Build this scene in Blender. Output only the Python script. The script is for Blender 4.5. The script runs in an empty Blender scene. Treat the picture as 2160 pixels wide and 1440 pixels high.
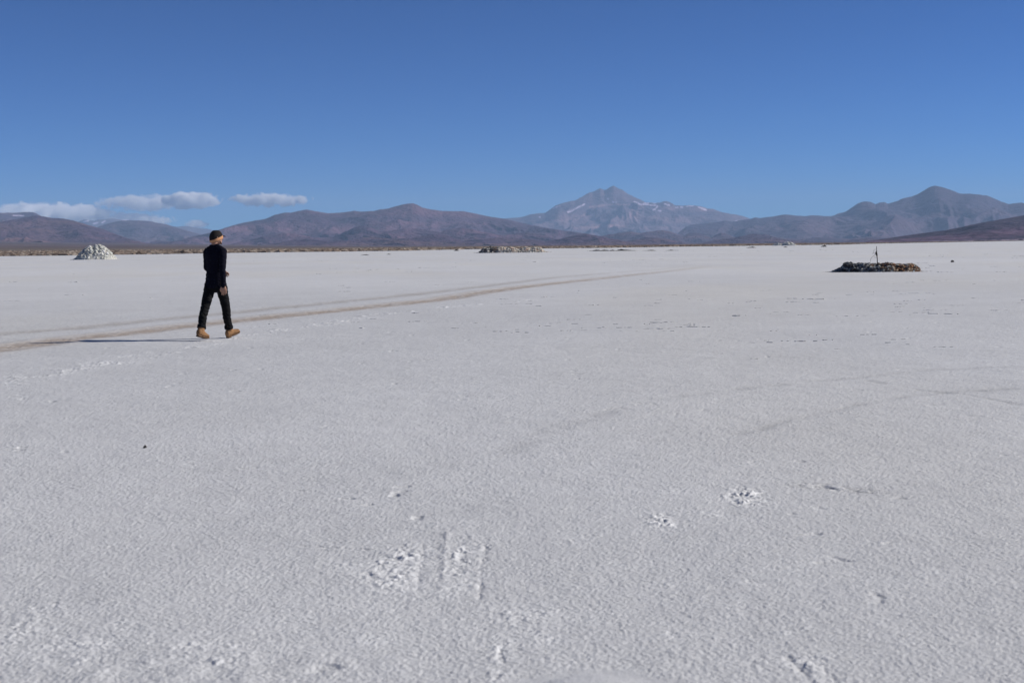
import bpy, bmesh, math
import numpy as np
from mathutils import Vector, Matrix

rng = np.random.default_rng(7)
scene = bpy.context.scene
COL = scene.collection
R = math.radians

# ------------------------------------------------------------------ camera
CAM_H = 1.47
F = 3000.0                       # focal length in photograph pixels (50 mm on 36 mm)
YH0, YHS = 530.5, 0.0108         # horizon line of the photograph
pitch = math.atan((720 - (YH0 - YHS * 1080)) / F)
roll = math.atan(YHS)
M = Matrix.Rotation(math.pi / 2 - pitch, 3, 'X') @ Matrix.Rotation(-roll, 3, 'Z')
cam_d = bpy.data.cameras.new('camera')
cam = bpy.data.objects.new('camera', cam_d)
COL.objects.link(cam)
cam.matrix_world = Matrix.Translation((0, 0, CAM_H)) @ M.to_4x4()
cam_d.lens = 50; cam_d.sensor_width = 36
cam_d.clip_start = 0.1; cam_d.clip_end = 400000
cam_d.dof.use_dof = True
cam_d.dof.focus_distance = 22
cam_d.dof.aperture_fstop = 5.0
scene.camera = cam
MN = np.array(M)

def ray(px, py):
    """directions through photograph pixels"""
    px = np.asarray(px, float); py = np.asarray(py, float)
    l = np.stack([(px - 1080) / F, (720 - py) / F, -np.ones_like(px)], -1)
    return l @ MN.T

def ground(px, py):
    d = ray(px, py)
    s = -CAM_H / d[..., 2]
    return d[..., :2] * s[..., None]

def project(P):
    q = (P - np.array([0, 0, CAM_H])) @ MN
    w = -q[..., 2]
    w = np.where(w < 1e-3, 1e-3, w)
    return 1080 + F * q[..., 0] / w, 720 - F * q[..., 1] / w

def at_dist(px, py, D):
    """world xyz at horizontal distance D along a pixel's ray"""
    d = ray(px, py)
    h = np.hypot(d[..., 0], d[..., 1])
    s = D / h
    return np.stack([d[..., 0] * s, d[..., 1] * s, CAM_H + d[..., 2] * s], -1)

# ------------------------------------------------------------------ noise
def _hash(ix, iy, iz=0, seed=0):
    h = (ix.astype(np.int64) * 374761393 + iy.astype(np.int64) * 668265263 + np.int64(seed) * 1274126177
         + (iz.astype(np.int64) * 2147483647 if hasattr(iz, 'astype') else np.int64(iz) * 2147483647)) & 0xFFFFFFFF
    h = ((h ^ (h >> 13)) * 1274126177) & 0xFFFFFFFF
    h = ((h ^ (h >> 16)) * 2246822519) & 0xFFFFFFFF
    return ((h ^ (h >> 15)) & 0xFFFFFF) / float(0xFFFFFF)

def vnoise(x, y, seed=0):
    ix = np.floor(x); iy = np.floor(y)
    fx = x - ix; fy = y - iy
    ux = fx * fx * fx * (fx * (fx * 6 - 15) + 10); uy = fy * fy * fy * (fy * (fy * 6 - 15) + 10)
    def g(a, b):
        t = _hash(ix + a, iy + b, 0, seed) * 2 * math.pi
        return np.cos(t) * (fx - a) + np.sin(t) * (fy - b)
    n = (g(0, 0) * (1 - ux) + g(1, 0) * ux) * (1 - uy) + (g(0, 1) * (1 - ux) + g(1, 1) * ux) * uy
    return n * 1.5

def fbm(x, y, o=4, seed=0, gain=0.5):
    a, s, r = 1.0, 0.0, 0
    for k in range(o):
        r = r + a * vnoise(x, y, seed + k * 17)
        s += a; a *= gain; x = x * 2.03 + 3.1; y = y * 2.03 - 1.7
    return r / s

def ridged(x, y, o=4, seed=0, gain=0.5):
    a, s, r = 1.0, 0.0, 0
    for k in range(o):
        r = r + a * (1 - np.abs(vnoise(x, y, seed + k * 31)) * 2)
        s += a; a *= gain; x = x * 2.07 + 5.1; y = y * 2.07 + 2.3
    return r / s

def noise3(P, scale, seed=0):
    x, y, z = (P * scale).T
    return (vnoise(x + z * .57, y - z * .83, seed) + vnoise(y + 11.3 + x * .31, z * 1.13 - x * .45, seed + 5)) * .7

def sstep(a, b, x):
    t = np.clip((x - a) / (b - a), 0, 1)
    return t * t * (3 - 2 * t)

# ------------------------------------------------------------------ object helpers
def tag(o, label=None, cat=None, group=None, kind=None):
    if label: o['label'] = label
    if cat: o['category'] = cat
    if group: o['group'] = group
    if kind: o['kind'] = kind
    return o

def np_mesh(name, V, Q, mat=None, cols=None, smooth=True):
    me = bpy.data.meshes.new(name)
    V = np.asarray(V, np.float32); Q = np.asarray(Q, np.int32)
    k = Q.shape[1]
    me.vertices.add(len(V)); me.vertices.foreach_set('co', V.ravel())
    me.loops.add(Q.size); me.loops.foreach_set('vertex_index', Q.ravel())
    me.polygons.add(len(Q))
    me.polygons.foreach_set('loop_start', np.arange(0, Q.size, k, dtype=np.int32))
    me.polygons.foreach_set('loop_total', np.full(len(Q), k, np.int32))
    me.update(calc_edges=True)
    me.validate()
    me.polygons.foreach_set('use_smooth', np.full(len(me.polygons), smooth, bool))
    if cols is not None:
        ca = me.color_attributes.new('col', 'FLOAT_COLOR', 'POINT')
        c4 = np.ones((len(V), 4), np.float32); c4[:, :3] = np.asarray(cols) * .76
        ca.data.foreach_set('color', c4.ravel())
    if mat: me.materials.append(mat)
    return me

def link(name, me, parent=None, loc=None):
    o = bpy.data.objects.new(name, me)
    COL.objects.link(o)
    if parent: o.parent = parent
    if loc is not None: o.location = loc
    return o

def grid_quads(nr, nc):
    i = np.arange(nr - 1)[:, None]; j = np.arange(nc - 1)[None, :]
    a = i * nc + j
    return np.stack([a, a + 1, a + nc + 1, a + nc], -1).reshape(-1, 4)

# ------------------------------------------------------------------ materials
def new_mat(name):
    m = bpy.data.materials.new(name); m.use_nodes = True
    nt = m.node_tree; nt.nodes.clear()
    out = nt.nodes.new('ShaderNodeOutputMaterial')
    b = nt.nodes.new('ShaderNodeBsdfPrincipled')
    nt.links.new(b.outputs[0], out.inputs[0])
    return m, nt, b

def N(nt, typ, **kw):
    n = nt.nodes.new(typ)
    for k, v in kw.items():
        if hasattr(n, k): setattr(n, k, v)
        else: n.inputs[k.replace('_', ' ')].default_value = v
    return n

def noise_tex(nt, co, scale, detail=3, rough=.55, dist=0.0):
    n = nt.nodes.new('ShaderNodeTexNoise')
    n.inputs['Scale'].default_value = scale; n.inputs['Detail'].default_value = detail
    n.inputs['Roughness'].default_value = rough; n.inputs['Distortion'].default_value = dist
    nt.links.new(co, n.inputs['Vector'])
    return n

def ramp(nt, fac, stops):
    r = nt.nodes.new('ShaderNodeValToRGB')
    e = r.color_ramp.elements
    while len(e) > 1: e.remove(e[-1])
    for i, (p, c) in enumerate(stops):
        k = e[0] if i == 0 else e.new(p)
        k.position = p; k.color = (*c, 1) if len(c) == 3 else c
    nt.links.new(fac, r.inputs[0])
    return r

def mul_col(nt, a, b, fac=1.0, mode='MULTIPLY'):
    m = nt.nodes.new('ShaderNodeMix'); m.data_type = 'RGBA'; m.blend_type = mode
    m.inputs[0].default_value = fac
    nt.links.new(a, m.inputs[6]); nt.links.new(b, m.inputs[7])
    return m.outputs[2]

def math_n(nt, op, a, b):
    m = nt.nodes.new('ShaderNodeMath'); m.operation = op
    for i, v in enumerate((a, b)):
        if isinstance(v, (int, float)): m.inputs[i].default_value = v
        else: nt.links.new(v, m.inputs[i])
    return m.outputs[0]

def simple_mat(name, color, rough=.8, nscale=60, namp=.25, bump=.002, spec=.3, bscale=None, sheen=0):
    m, nt, b = new_mat(name)
    color = tuple(c * .78 for c in color)
    tc = nt.nodes.new('ShaderNodeTexCoord')
    n = noise_tex(nt, tc.outputs['Object'], nscale, 5)
    lo = tuple(c * (1 - namp) for c in color); hi = tuple(min(1, c * (1 + namp)) for c in color)
    r = ramp(nt, n.outputs['Fac'], [(.3, lo), (.7, hi)])
    nt.links.new(r.outputs[0], b.inputs['Base Color'])
    b.inputs['Roughness'].default_value = rough
    b.inputs['Specular IOR Level'].default_value = spec
    if sheen: b.inputs['Sheen Weight'].default_value = sheen
    if bump:
        nb = noise_tex(nt, tc.outputs['Object'], bscale or nscale * 2, 4)
        bp = nt.nodes.new('ShaderNodeBump'); bp.inputs['Distance'].default_value = bump
        nt.links.new(nb.outputs['Fac'], bp.inputs['Height'])
        nt.links.new(bp.outputs[0], b.inputs['Normal'])
    return m

def attr_mat(name, rough=.95, layers=((8, .25),), bumps=((20, .02),), spec=.15, tint=(1, 1, 1)):
    """base colour from the mesh's own colour attribute, mottled by noise"""
    m, nt, b = new_mat(name)
    tc = nt.nodes.new('ShaderNodeTexCoord')
    a = nt.nodes.new('ShaderNodeVertexColor'); a.layer_name = 'col'
    c = a.outputs[0]
    for sc, amp in layers:
        n = noise_tex(nt, tc.outputs['Object'], sc, 5, .6)
        r = ramp(nt, n.outputs['Fac'], [(.25, (1 - amp,) * 3), (.75, (1 + amp,) * 3)])
        c = mul_col(nt, c, r.outputs[0])
    nt.links.new(c, b.inputs['Base Color'])
    prev = None
    for sc, dist in bumps:
        n = noise_tex(nt, tc.outputs['Object'], sc, 5, .6)
        bp = nt.nodes.new('ShaderNodeBump'); bp.inputs['Distance'].default_value = dist
        nt.links.new(n.outputs['Fac'], bp.inputs['Height'])
        if prev: nt.links.new(prev, bp.inputs['Normal'])
        prev = bp.outputs[0]
    if prev: nt.links.new(prev, b.inputs['Normal'])
    b.inputs['Roughness'].default_value = rough
    b.inputs['Specular IOR Level'].default_value = spec
    return m

# salt
mat_salt = attr_mat('salt_crust', layers=((.35, .035), (3.0, .04), (60, .12), (240, .17)),
                    bumps=((2.2, .02), (16, .0015), (85, .0032), (210, .0022)), spec=.25, rough=.8)
mat_plain = attr_mat('desert_soil', layers=((.004, .12), (.05, .2)), bumps=((.2, .3),))
mat_rock = attr_mat('mountain_rock', layers=((.0012, .10), (.006, .14)), bumps=((.004, 110), (.015, 26)))
mat_lump = attr_mat('salt_lumps', layers=((6, .2), (30, .2)), bumps=((9, .06), (40, .02)))
mat_mud = attr_mat('dark_mud', layers=((5, .4), (25, .4)), bumps=((10, .06), (45, .02)))

# ------------------------------------------------------------------ terrain height
def px_of_az(x, y):
    """approximate photograph column of a ground direction"""
    return 1080 + F * x / np.maximum(y, 1e-3) / 1.0

edge_px = np.array([(-900, 552), (-300, 545), (0, 541), (300, 537), (450, 534.5), (640, 531.5), (700, 531.2), (867, 528.6), (1000, 525.8),
                    (1100, 524.6), (1180, 523.8), (1280, 522.8), (1335, 521.8), (1420, 520.4), (1540, 519), (1628, 517.8),
                    (1780, 516), (1840, 514.2), (1988, 511.5), (2160, 508.8), (2500, 504.8), (3200, 497.6)], float)
_e = ground(edge_px[:, 0], edge_px[:, 1])
edge_az = np.arctan2(_e[:, 0], _e[:, 1]); edge_d = np.hypot(_e[:, 0], _e[:, 1])
edge_az = np.concatenate([[-math.pi], edge_az, [math.pi]])
edge_d = np.concatenate([[700], edge_d, [900]])
def salt_edge(az):
    d = np.interp(az, edge_az, edge_d)
    return d

def zg_far(x, y):
    d = np.hypot(x, y); az = np.arctan2(x, y)
    px = 1080 + F * np.tan(np.clip(az, -1, 1))
    K = np.interp(px, [-1500, 0, 456, 800, 1200, 1800, 2160, 3500], [110, 94, 48, 18, 3, 3, 12, 40])
    dd = np.clip((d - 250) / 14000, 0, 1)
    z = K * dd ** 1.7
    return z

def seg_dist(x, y, P, half=None):
    """distance to a polyline, and the running parameter"""
    best = np.full(x.shape, 1e9); par = np.zeros(x.shape); acc = 0
    for (ax, ay), (bx, by) in zip(P[:-1], P[1:]):
        vx, vy = bx - ax, by - ay
        L = math.hypot(vx, vy)
        t = np.clip(((x - ax) * vx + (y - ay) * vy) / (L * L), 0, 1)
        d = np.hypot(x - ax - t * vx, y - ay - t * vy)
        m = d < best
        par = np.where(m, acc + t * L, par); best = np.where(m, d, best)
        acc += L
    return best, par

def gl(pts):
    a = np.array(pts, float)
    return ground(a[:, 0], a[:, 1])

rut_a = gl([(-900, 860), (-300, 775), (0, 735), (69, 726), (139, 715), (278, 701), (394, 687), (509, 675), (648, 660), (787, 646), (926, 632),
            (1000, 619), (1107, 604), (1215, 592.5), (1322, 581), (1403, 572.5), (1450, 567), (1482, 562.5), (1490, 557.5), (1462, 552.5), (1400, 549), (1320, 546.5)])
rut_b = gl([(-900, 800), (-300, 732), (0, 703), (139, 694), (301, 677), (463, 662), (648, 643), (833, 625), (1000, 606), (1161, 586), (1268, 577),
            (1376, 569.5), (1420, 564.5), (1448, 560.5), (1452, 556), (1420, 552), (1350, 548.5)])
trail = gl([(-200, 832), (0, 803), (106, 787), (231, 766), (278, 754), (463, 720), (556, 699), (694, 683), (787, 664), (1000, 643), (1130, 632)])
line_a = gl([(960, 985), (1060, 955), (1177, 898), (1300, 862), (1450, 833), (1698, 804), (1830, 793), (1966, 780), (2160, 772), (2500, 760)])
line_b = gl([(1560, 915), (1698, 877), (1800, 856), (1912, 836), (2020, 826), (2160, 818), (2500, 800)])
line_c = gl([(1832, 802), (1880, 812), (1940, 823), (2030, 830), (2144, 852), (2400, 900)])
scrape = gl([(1690, 1024), (1760, 1029), (1830, 1037)])
cracks = [gl([(1030, 1120), (1018, 1200), (1012, 1262)]), gl([(1045, 1340), (1060, 1400), (1052, 1440)]),
          gl([(640, 1150), (800, 1160), (890, 1175)])]
tread = [(gl([(944, 1122), (938, 1180), (934, 1243)]), .014, .012, 0), (gl([(892, 1150), (886, 1200), (880, 1240)]), -.012, .012, 0),
         (gl([(1022, 1130), (1014, 1190), (1011, 1255)]), -.007, .007, 0), (gl([(885, 1232), (925, 1242), (965, 1240)]), -.006, .006, 0),
         (gl([(905, 1150), (940, 1168), (990, 1190)]), -.008, .008, 0), (gl([(800, 1215), (850, 1195), (890, 1190)]), .014, .015, 0),
         (gl([(1660, 1385), (1690, 1412), (1705, 1445)]), -.016, .012, 0), (gl([(1730, 1400), (1755, 1425), (1770, 1450)]), -.012, .010, 0)]
# disturbed patches : px, py, half-width px, half-height px, strength
patches = [(835, 1195, 70, 55, 1.0), (975, 1185, 45, 60, .9), (720, 1200, 60, 18, .5), (1572, 1048, 46, 20, 1.7), (1395, 1100, 30, 20, 1.4),
           (1435, 1085, 45, 14, .35), (1500, 1085, 30, 8, .5), (1430, 1035, 30, 15, .4), (1720, 1415, 60, 40, 1.0), (1210, 1140, 70, 12, .3),
           (410, 1370, 60, 30, .55), (470, 1405, 60, 35, .5), (160, 1370, 90, 40, .5), (20, 1340, 60, 60, .6), (90, 1280, 40, 12, .5),
           (1110, 1300, 90, 25, .5), (1430, 1340, 40, 10, .6), (1560, 1290, 30, 20, .5), (270, 1320, 60, 18, .5), (480, 1210, 60, 12, .25),
           (790, 1350, 60, 12, .5), (500, 1370, 30, 14, .9), (1660, 1330, 40, 14, .3), (880, 1110, 60, 25, .25),
           (1040, 1290, 30, 12, .6), (1090, 1320, 40, 14, .6), (1150, 1345, 40, 12, .5), (1055, 1370, 22, 30, .8), (1050, 1425, 22, 20, .8), (950, 1240, 60, 10, .4)]

def patch_mask(x, y):
    m = np.zeros(x.shape)
    x = x + .10 * fbm(x * 3.5, y * 3.5, 3, 41); y = y + .10 * fbm(x * 3.5 + 9, y * 3.5, 3, 43)
    for px, py, hw, hh, s in patches:
        c = ground(px, py)
        sx = np.linalg.norm(ground(px + hw, py) - c); sy = np.linalg.norm(ground(px, py - hh) - c)
        e = np.exp(-(((x - c[0]) / sx) ** 2 + ((y - c[1]) / sy) ** 2) ** 1.2 * 1.2)
        m = np.maximum(m, e * s)
    return m

def terrain(x, y):
    """height and colour of the salt flat"""
    d = np.hypot(x, y)
    z = np.zeros(x.shape)
    C = np.empty(x.shape + (3,)); C[:] = (.718, .726, .738)
    n_l = fbm(x * .05, y * .05, 3, 3); n_m = fbm(x * .5, y * .5, 3, 9)
    C *= (1 + .09 * n_l + .05 * n_m)[..., None]
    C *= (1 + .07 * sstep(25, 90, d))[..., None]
    warm = sstep(-.1, .5, fbm(x * .09 + 40, y * .03, 3, 23))
    C *= 1 - warm[..., None] * np.array([.0, .015, .05])
    near = d < 420
    xn, yn, dn = x[near], y[near], d[near]
    zn = .012 * fbm(xn * .35, yn * .35, 3, 11)
    f1 = 1 - sstep(18, 60, dn)
    zn += .0022 * fbm(xn * 9, yn * 9, 3, 21) * f1
    cr = vnoise(xn * 52, yn * 52, 31) + .8 * vnoise(xn * 95, yn * 95, 33)
    zn += .0021 * cr * (1 - sstep(10, 22, dn))
    rough = .0030 * np.maximum(fbm(xn * 22, yn * 22, 2, 36), 0) ** 1
    zn += rough * f1
    # pressure marks: small scattered pits
    pit = sstep(.42, .62, fbm(xn * 5, yn * 5, 2, 51)) * sstep(.1, .4, fbm(xn * .9, yn * .9, 2, 55))
    zn -= .010 * pit * f1
    # broken crust patches
    pm = patch_mask(xn, yn) * (.6 + .8 * sstep(-.25, .35, fbm(xn * 6, yn * 6, 3, 61)))
    big = ridged(xn * 7, yn * 7, 3, 63) - .45
    chips = fbm(xn * 26, yn * 26, 3, 67)
    zn += pm * (.013 * np.maximum(big, -.10) + .014 * np.maximum(chips, -.18))
    # near left foreground : lumpier, smooth slab at the bottom centre
    lc = ground(250, 1430)
    lm = np.exp(-(((xn - lc[0]) / .75) ** 2 + ((yn - lc[1]) / .40) ** 2))
    zn += lm * (.014 * np.maximum(fbm(xn * 5, yn * 5, 3, 71), -.25) + .006)
    sc = ground(1250, 1465)
    sr = np.sqrt(((xn - sc[0]) / .34) ** 2 + ((yn - sc[1]) / .30) ** 2) + .12 * fbm(xn * 6, yn * 6, 2, 74)
    slab = 1 - sstep(.82, 1.02, sr)
    zn = zn * (1 - .75 * slab) + slab * (.022 - .02 * sstep(.2, .8, sr))
    # cracks
    for c in cracks:
        dd, _ = seg_dist(xn, yn, c)
        dd = dd + .035 * fbm(xn * 7, yn * 7, 3, 77)
        br = sstep(-.3, .3, fbm(xn * 5, yn * 5, 2, 78))
        zn += (-.0045 * np.exp(-(dd / .007) ** 2) + .0015 * np.exp(-((dd - .03) / .02) ** 2)) * br
    for pts, hgt, wd, off in tread:
        dd, _ = seg_dist(xn, yn, pts)
        nz = sstep(-.4, .2, fbm(xn * 9, yn * 9, 2, 79))
        dd = dd + .022 * fbm(xn * 12, yn * 12, 3, 80)
        zn += .42 * hgt * np.exp(-(np.abs(dd) / (wd * 1.35)) ** 1.6) * (.15 + .85 * nz)
    # tracks
    Cn = C[near] * (1 + .12 * np.clip(pm, 0, 1))[:, None]
    wob = .10 * fbm(xn * .6, yn * .6, 3, 81)
    da, _ = seg_dist(xn, yn, rut_a); db, _ = seg_dist(xn, yn, rut_b)
    fr = .55 + .9 * sstep(-.4, .4, fbm(xn * 2.2, yn * 2.2, 4, 83))
    ma = np.exp(-(np.abs(da + wob) / .52) ** 2.4) * np.clip(fr, 0, 1) 
    fade = 1 - sstep(40, 108, dn) * .95
    ma *= fade
    mb = np.exp(-(np.abs(db + wob) / .42) ** 2.4) * np.clip(fr, 0, 1) * fade
    Cn = Cn * (1 - ma[:, None] * .9) + np.array([.47, .385, .31]) * ma[:, None] * .9
    Cn = Cn * (1 - mb[:, None] * .75) + np.array([.50, .47, .44]) * mb[:, None] * .75
    zn += -.018 * ma - .012 * mb + .010 * np.exp(-((da - .55) / .12) ** 2) * fade
    zn += ma * .010 * fbm(xn * 7, yn * 7, 3, 85)
    dt, _ = seg_dist(xn, yn, trail)
    mt = np.exp(-(dt / .30) ** 2) * sstep(-.15, .25, fbm(xn * 1.6, yn * 1.6, 3, 91))
    zn += mt * (.020 * sstep(-.1, .5, fbm(xn * 4.5, yn * 4.5, 3, 93)) + .012 * chips)
    Cn = Cn * (1 + .10 * mt[:, None])
    for ln, w, s in ((line_a, .11, .26), (line_b, .08, .32), (line_c, .04, .32)):
        dl, _ = seg_dist(xn, yn, ln)
        ml = np.exp(-((dl + .05 * fbm(xn * 2, yn * 2, 2, 95)) / w) ** 2) * sstep(-.45, .35, fbm(xn * 2.2, yn * 2.2, 3, 97))
        zn -= .006 * ml
        Cn = Cn * (1 - ml[:, None] * s * .55)
    ds, _ = seg_dist(xn, yn, scrape)
    ms = np.exp(-(ds / .10) ** 2) * sstep(-.1, .25, vnoise(xn * 9, yn * 60, 99))
    zn -= .006 * ms
    Cn = Cn * (1 - .25 * ms[:, None])
    z[near] = zn; C[near] = Cn
    TR = np.zeros(x.shape); TR[near] = np.maximum(ma, mb * .0)
    return z, C, TR

# ------------------------------------------------------------------ ground sheet (polar grid, finest in front)
def build_ground():
    az = [R(-180 + 4 * k) for k in range(int((180 - 34) / 4) + 1)]
    a = az[-1]
    while a < R(-22): a += R(.6); az.append(a)
    while a < R(22): a += R(.042); az.append(a)
    while a < R(40): a += R(.6); az.append(a)
    while a < R(176): a += R(4); az.append(a)
    az.append(R(180)); az = np.array(az)
    r = [0.05, .5, 1.5, 2.6, 3.3, 3.8]
    while r[-1] < 250: r.append(r[-1] + max(.0075, r[-1] ** 2 / 3300))
    while r[-1] < 3000: r.append(r[-1] * 1.04)
    while r[-1] < 58000: r.append(r[-1] * 1.09)
    r = np.array(r)
    A, RR = np.meshgrid(az, r)
    x = RR * np.sin(A); y = RR * np.cos(A)
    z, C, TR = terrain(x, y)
    e = salt_edge(A)
    e = e * (1 + .05 * fbm(x * .02, y * .02, 3, 101) + .02 * fbm(x * .3, y * .3, 2, 103))
    plain = RR > e
    pc = np.empty(x.shape + (3,)); pc[:] = (.20, .165, .135)
    far = sstep(1500, 6000, RR)
    pc = pc * (1 - far[..., None]) + np.array([.135, .10, .095]) * far[..., None]
    strip = sstep(.0, .4, fbm(A * 14, np.log(RR) * 9, 3, 105))
    pc *= (1 + .45 * strip * far)[..., None]
    pn = fbm(x * .003, y * .003, 3, 107)
    pc *= (1 + .3 * pn)[..., None]
    z = z + zg_far(x, y)
    V = np.stack([x, y, z], -1).reshape(-1, 3)
    # normals of the whole sheet, so pieces cut from it shade without seams
    Q = grid_quads(len(r), len(az))
    ctr = plain.reshape(-1)[Q].sum(1) >= 2
    tr = TR.reshape(-1)[Q].mean(1) > .30
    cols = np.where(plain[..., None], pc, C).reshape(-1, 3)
    du = np.gradient(np.stack([x, y, z], -1), axis=1); dv = np.gradient(np.stack([x, y, z], -1), axis=0)
    nn = np.cross(du, dv); nn /= np.maximum(np.linalg.norm(nn, axis=-1, keepdims=True), 1e-12)
    nn *= np.sign(nn[..., 2:3] + 1e-9)
    nn = nn.reshape(-1, 3)
    for nm, sel, mat, rd in (('salt_flat', ~ctr & ~tr, mat_salt, None), ('dirt_track', tr & ~ctr, mat_salt, None),
                             ('desert_plain', ctr, mat_plain, None)):
        q = Q[sel]
        used, inv = np.unique(q, return_inverse=True)
        me = np_mesh(nm, V[used], inv.reshape(-1, 4), mat, cols[used])
        me.normals_split_custom_set_from_vertices(nn[used].astype(np.float32).tolist() if len(used) < 10 else nn[used])
        o = link(nm, me)
        tag(o, kind='structure')
        if nm == 'salt_flat': tag(o, 'wide white salt flat with a grainy cracked crust', 'salt flat')
        if nm == 'dirt_track': tag(o, 'pale brown wheel rut running across the white salt towards the mountains', 'track')
        if nm == 'desert_plain': tag(o, 'brown and purple desert plain beyond the edge of the salt', 'plain')
build_ground()

# ------------------------------------------------------------------ mountains
def densify(pts, step):
    p = np.array(pts, float)
    xs = np.arange(p[0, 0], p[-1, 0] + 1e-6, step)
    # monotone-ish smooth interpolation
    ys = np.interp(xs, p[:, 0], p[:, 1])
    k = np.array([1, 2, 3, 2, 1.]); k /= k.sum()
    yp = np.pad(ys, 2, mode='edge')
    return xs, np.convolve(yp, k, 'valid')

def mountain(name, label, pts, D, w, seed, color, color2, rel=1.0, step=1.0, spur=1800., prof=1.5, rows=110, jag=.5, paint=None, foot=.0):
    xs, ys = densify(pts, step)
    ys = ys + jag * (fbm(xs * .09, xs * 0 + seed, 4, seed) ) * 1.2
    Dv = D * (1 + .05 * fbm(xs * .006, xs * 0 + 3.3, 2, seed + 1))
    top = at_dist(xs, ys, Dv)
    dirs = top[:, :2] / Dv[:, None]
    t = np.concatenate([np.linspace(1, 0, rows) ** 1.15, -np.linspace(0, .8, 22)[1:]])      # 1 = foot, 0 = ridge, <0 = back
    T = t[:, None] * np.ones(len(xs))
    dist = Dv[None, :] - T * w
    X = dirs[None, :, 0] * dist; Y = dirs[None, :, 1] * dist
    Zg = zg_far(X, Y) - 4
    Hr = (top[:, 2] - (zg_far(top[:, 0], top[:, 1]) - 4))[None, :]
    Hr = np.maximum(Hr, 0)
    al = xs[None, :] / F * D                     # metres along the ridge
    dn = T * w
    kpx = max(8, int(.30 * w / D * F / step))
    kk = np.hanning(2 * kpx + 3); kk /= kk.sum()
    Hs = np.convolve(np.pad(Hr[0], kpx + 1, mode='edge'), kk, 'valid')[None, :]
    uu = sstep(.0, .22, T)
    jj = np.arange(len(xs))[None, :] + 0 * T
    al0 = xs[None, :] / F * D
    jj = jj + kpx * 1.3 * sstep(0, .35, T) * fbm(al0 / spur * .9, T * w / spur * 1.6, 4, seed + 21)
    k2 = max(3, kpx // 4); kk2 = np.hanning(2 * k2 + 3); kk2 /= kk2.sum()
    Hm2 = np.convolve(np.pad(Hr[0], k2 + 1, mode='edge'), kk2, 'valid')
    Hw = np.interp(jj, np.arange(len(xs)), Hm2); Hsw = np.interp(jj, np.arange(len(xs)), Hs[0])
    u3 = sstep(.1, .6, T)
    Hr = Hr * (1 - uu) + uu * (Hw * (1 - u3) + Hsw * u3)
    wx = spur * .35 * fbm(al / spur * .8, dn / spur * .5, 3, seed + 2)
    sp = ridged((al + wx) / spur, dn / (spur * 2.6) + 7.7, 4, seed + 3, .45)       # 1 on spur crests
    sp = np.clip(sp, -.2, 1)
    u = np.abs(T)
    ease = sstep(0, .22, u)
    ue = np.clip(u * (1 + ease * rel * (.75 - 1.15 * sp)), 0, 1)
    ph = (1 - ue) ** prof
    ph = ph * .94 + .06 * (1 - u) ** 1.0 * (1 - ease)*1 + .06 * ease * (1 - u) ** 2.4
    ph = np.where(u < 1e-9, 1, ph)
    hills = np.maximum(fbm(X / spur * 1.3, Y / spur * 1.3, 4, seed + 9), 0) * .28 * rel * ease * sstep(1, .75, u)
    fine = fbm(X / spur * 5, Y / spur * 5, 3, seed + 10) * .035 * rel * ease * (1 - u)
    Hm = Hr.max()
    Z = Zg + Hr * (ph + fine) + hills * np.minimum(Hm * .5, Hr + .0) * .9
    # nothing in front may stand above its own skyline
    lim = CAM_H + (top[:, 2][None, :] - CAM_H) * dist / Dv[None, :] - (1.2 / F) * dist * ease
    Z = np.where((T > 0), np.minimum(Z, np.maximum(lim, Zg)), Z)
    P = np.stack([X, Y, Z], -1)
    c1 = np.array(color); c2 = np.array(color2)
    m = sstep(-.35, .45, fbm(X / spur * .7, Y / spur * .7 + Z / 300, 4, seed + 12) + .25 * (u - .5))
    Cc = c1 * (1 - m[..., None]) + c2 * m[..., None]
    Cc = Cc * (1 + .22 * fbm(al / spur * 5, dn / spur * 1.2, 4, seed + 14))[..., None]
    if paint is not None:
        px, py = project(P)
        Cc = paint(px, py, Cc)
    Q = grid_quads(len(t), len(xs))
    Cc = Cc * np.array([.98, .84, 1.08])  # blue of distant haze put into the rock colour
    me = np_mesh(name, P.reshape(-1, 3), Q, mat_rock, np.clip(Cc, .01, .9).reshape(-1, 3))
    o = link(name, me)
    return tag(o, label, 'mountain', kind='structure')

def stroke(px, py, pts, w):
    best = np.full(px.shape, 1e9)
    for a, b in zip(pts[:-1], pts[1:]):
        vx, vy = b[0] - a[0], b[1] - a[1]
        t = np.clip(((px - a[0]) * vx + (py - a[1]) * vy) / max(vx * vx + vy * vy, 1e-6), 0, 1)
        best = np.minimum(best, np.hypot(px - a[0] - t * vx, py - a[1] - t * vy))
    return 1 - sstep(w * .5, w * 1.3, best - .25 + .8 * vnoise(px * .35, py * .8, 5))

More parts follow.
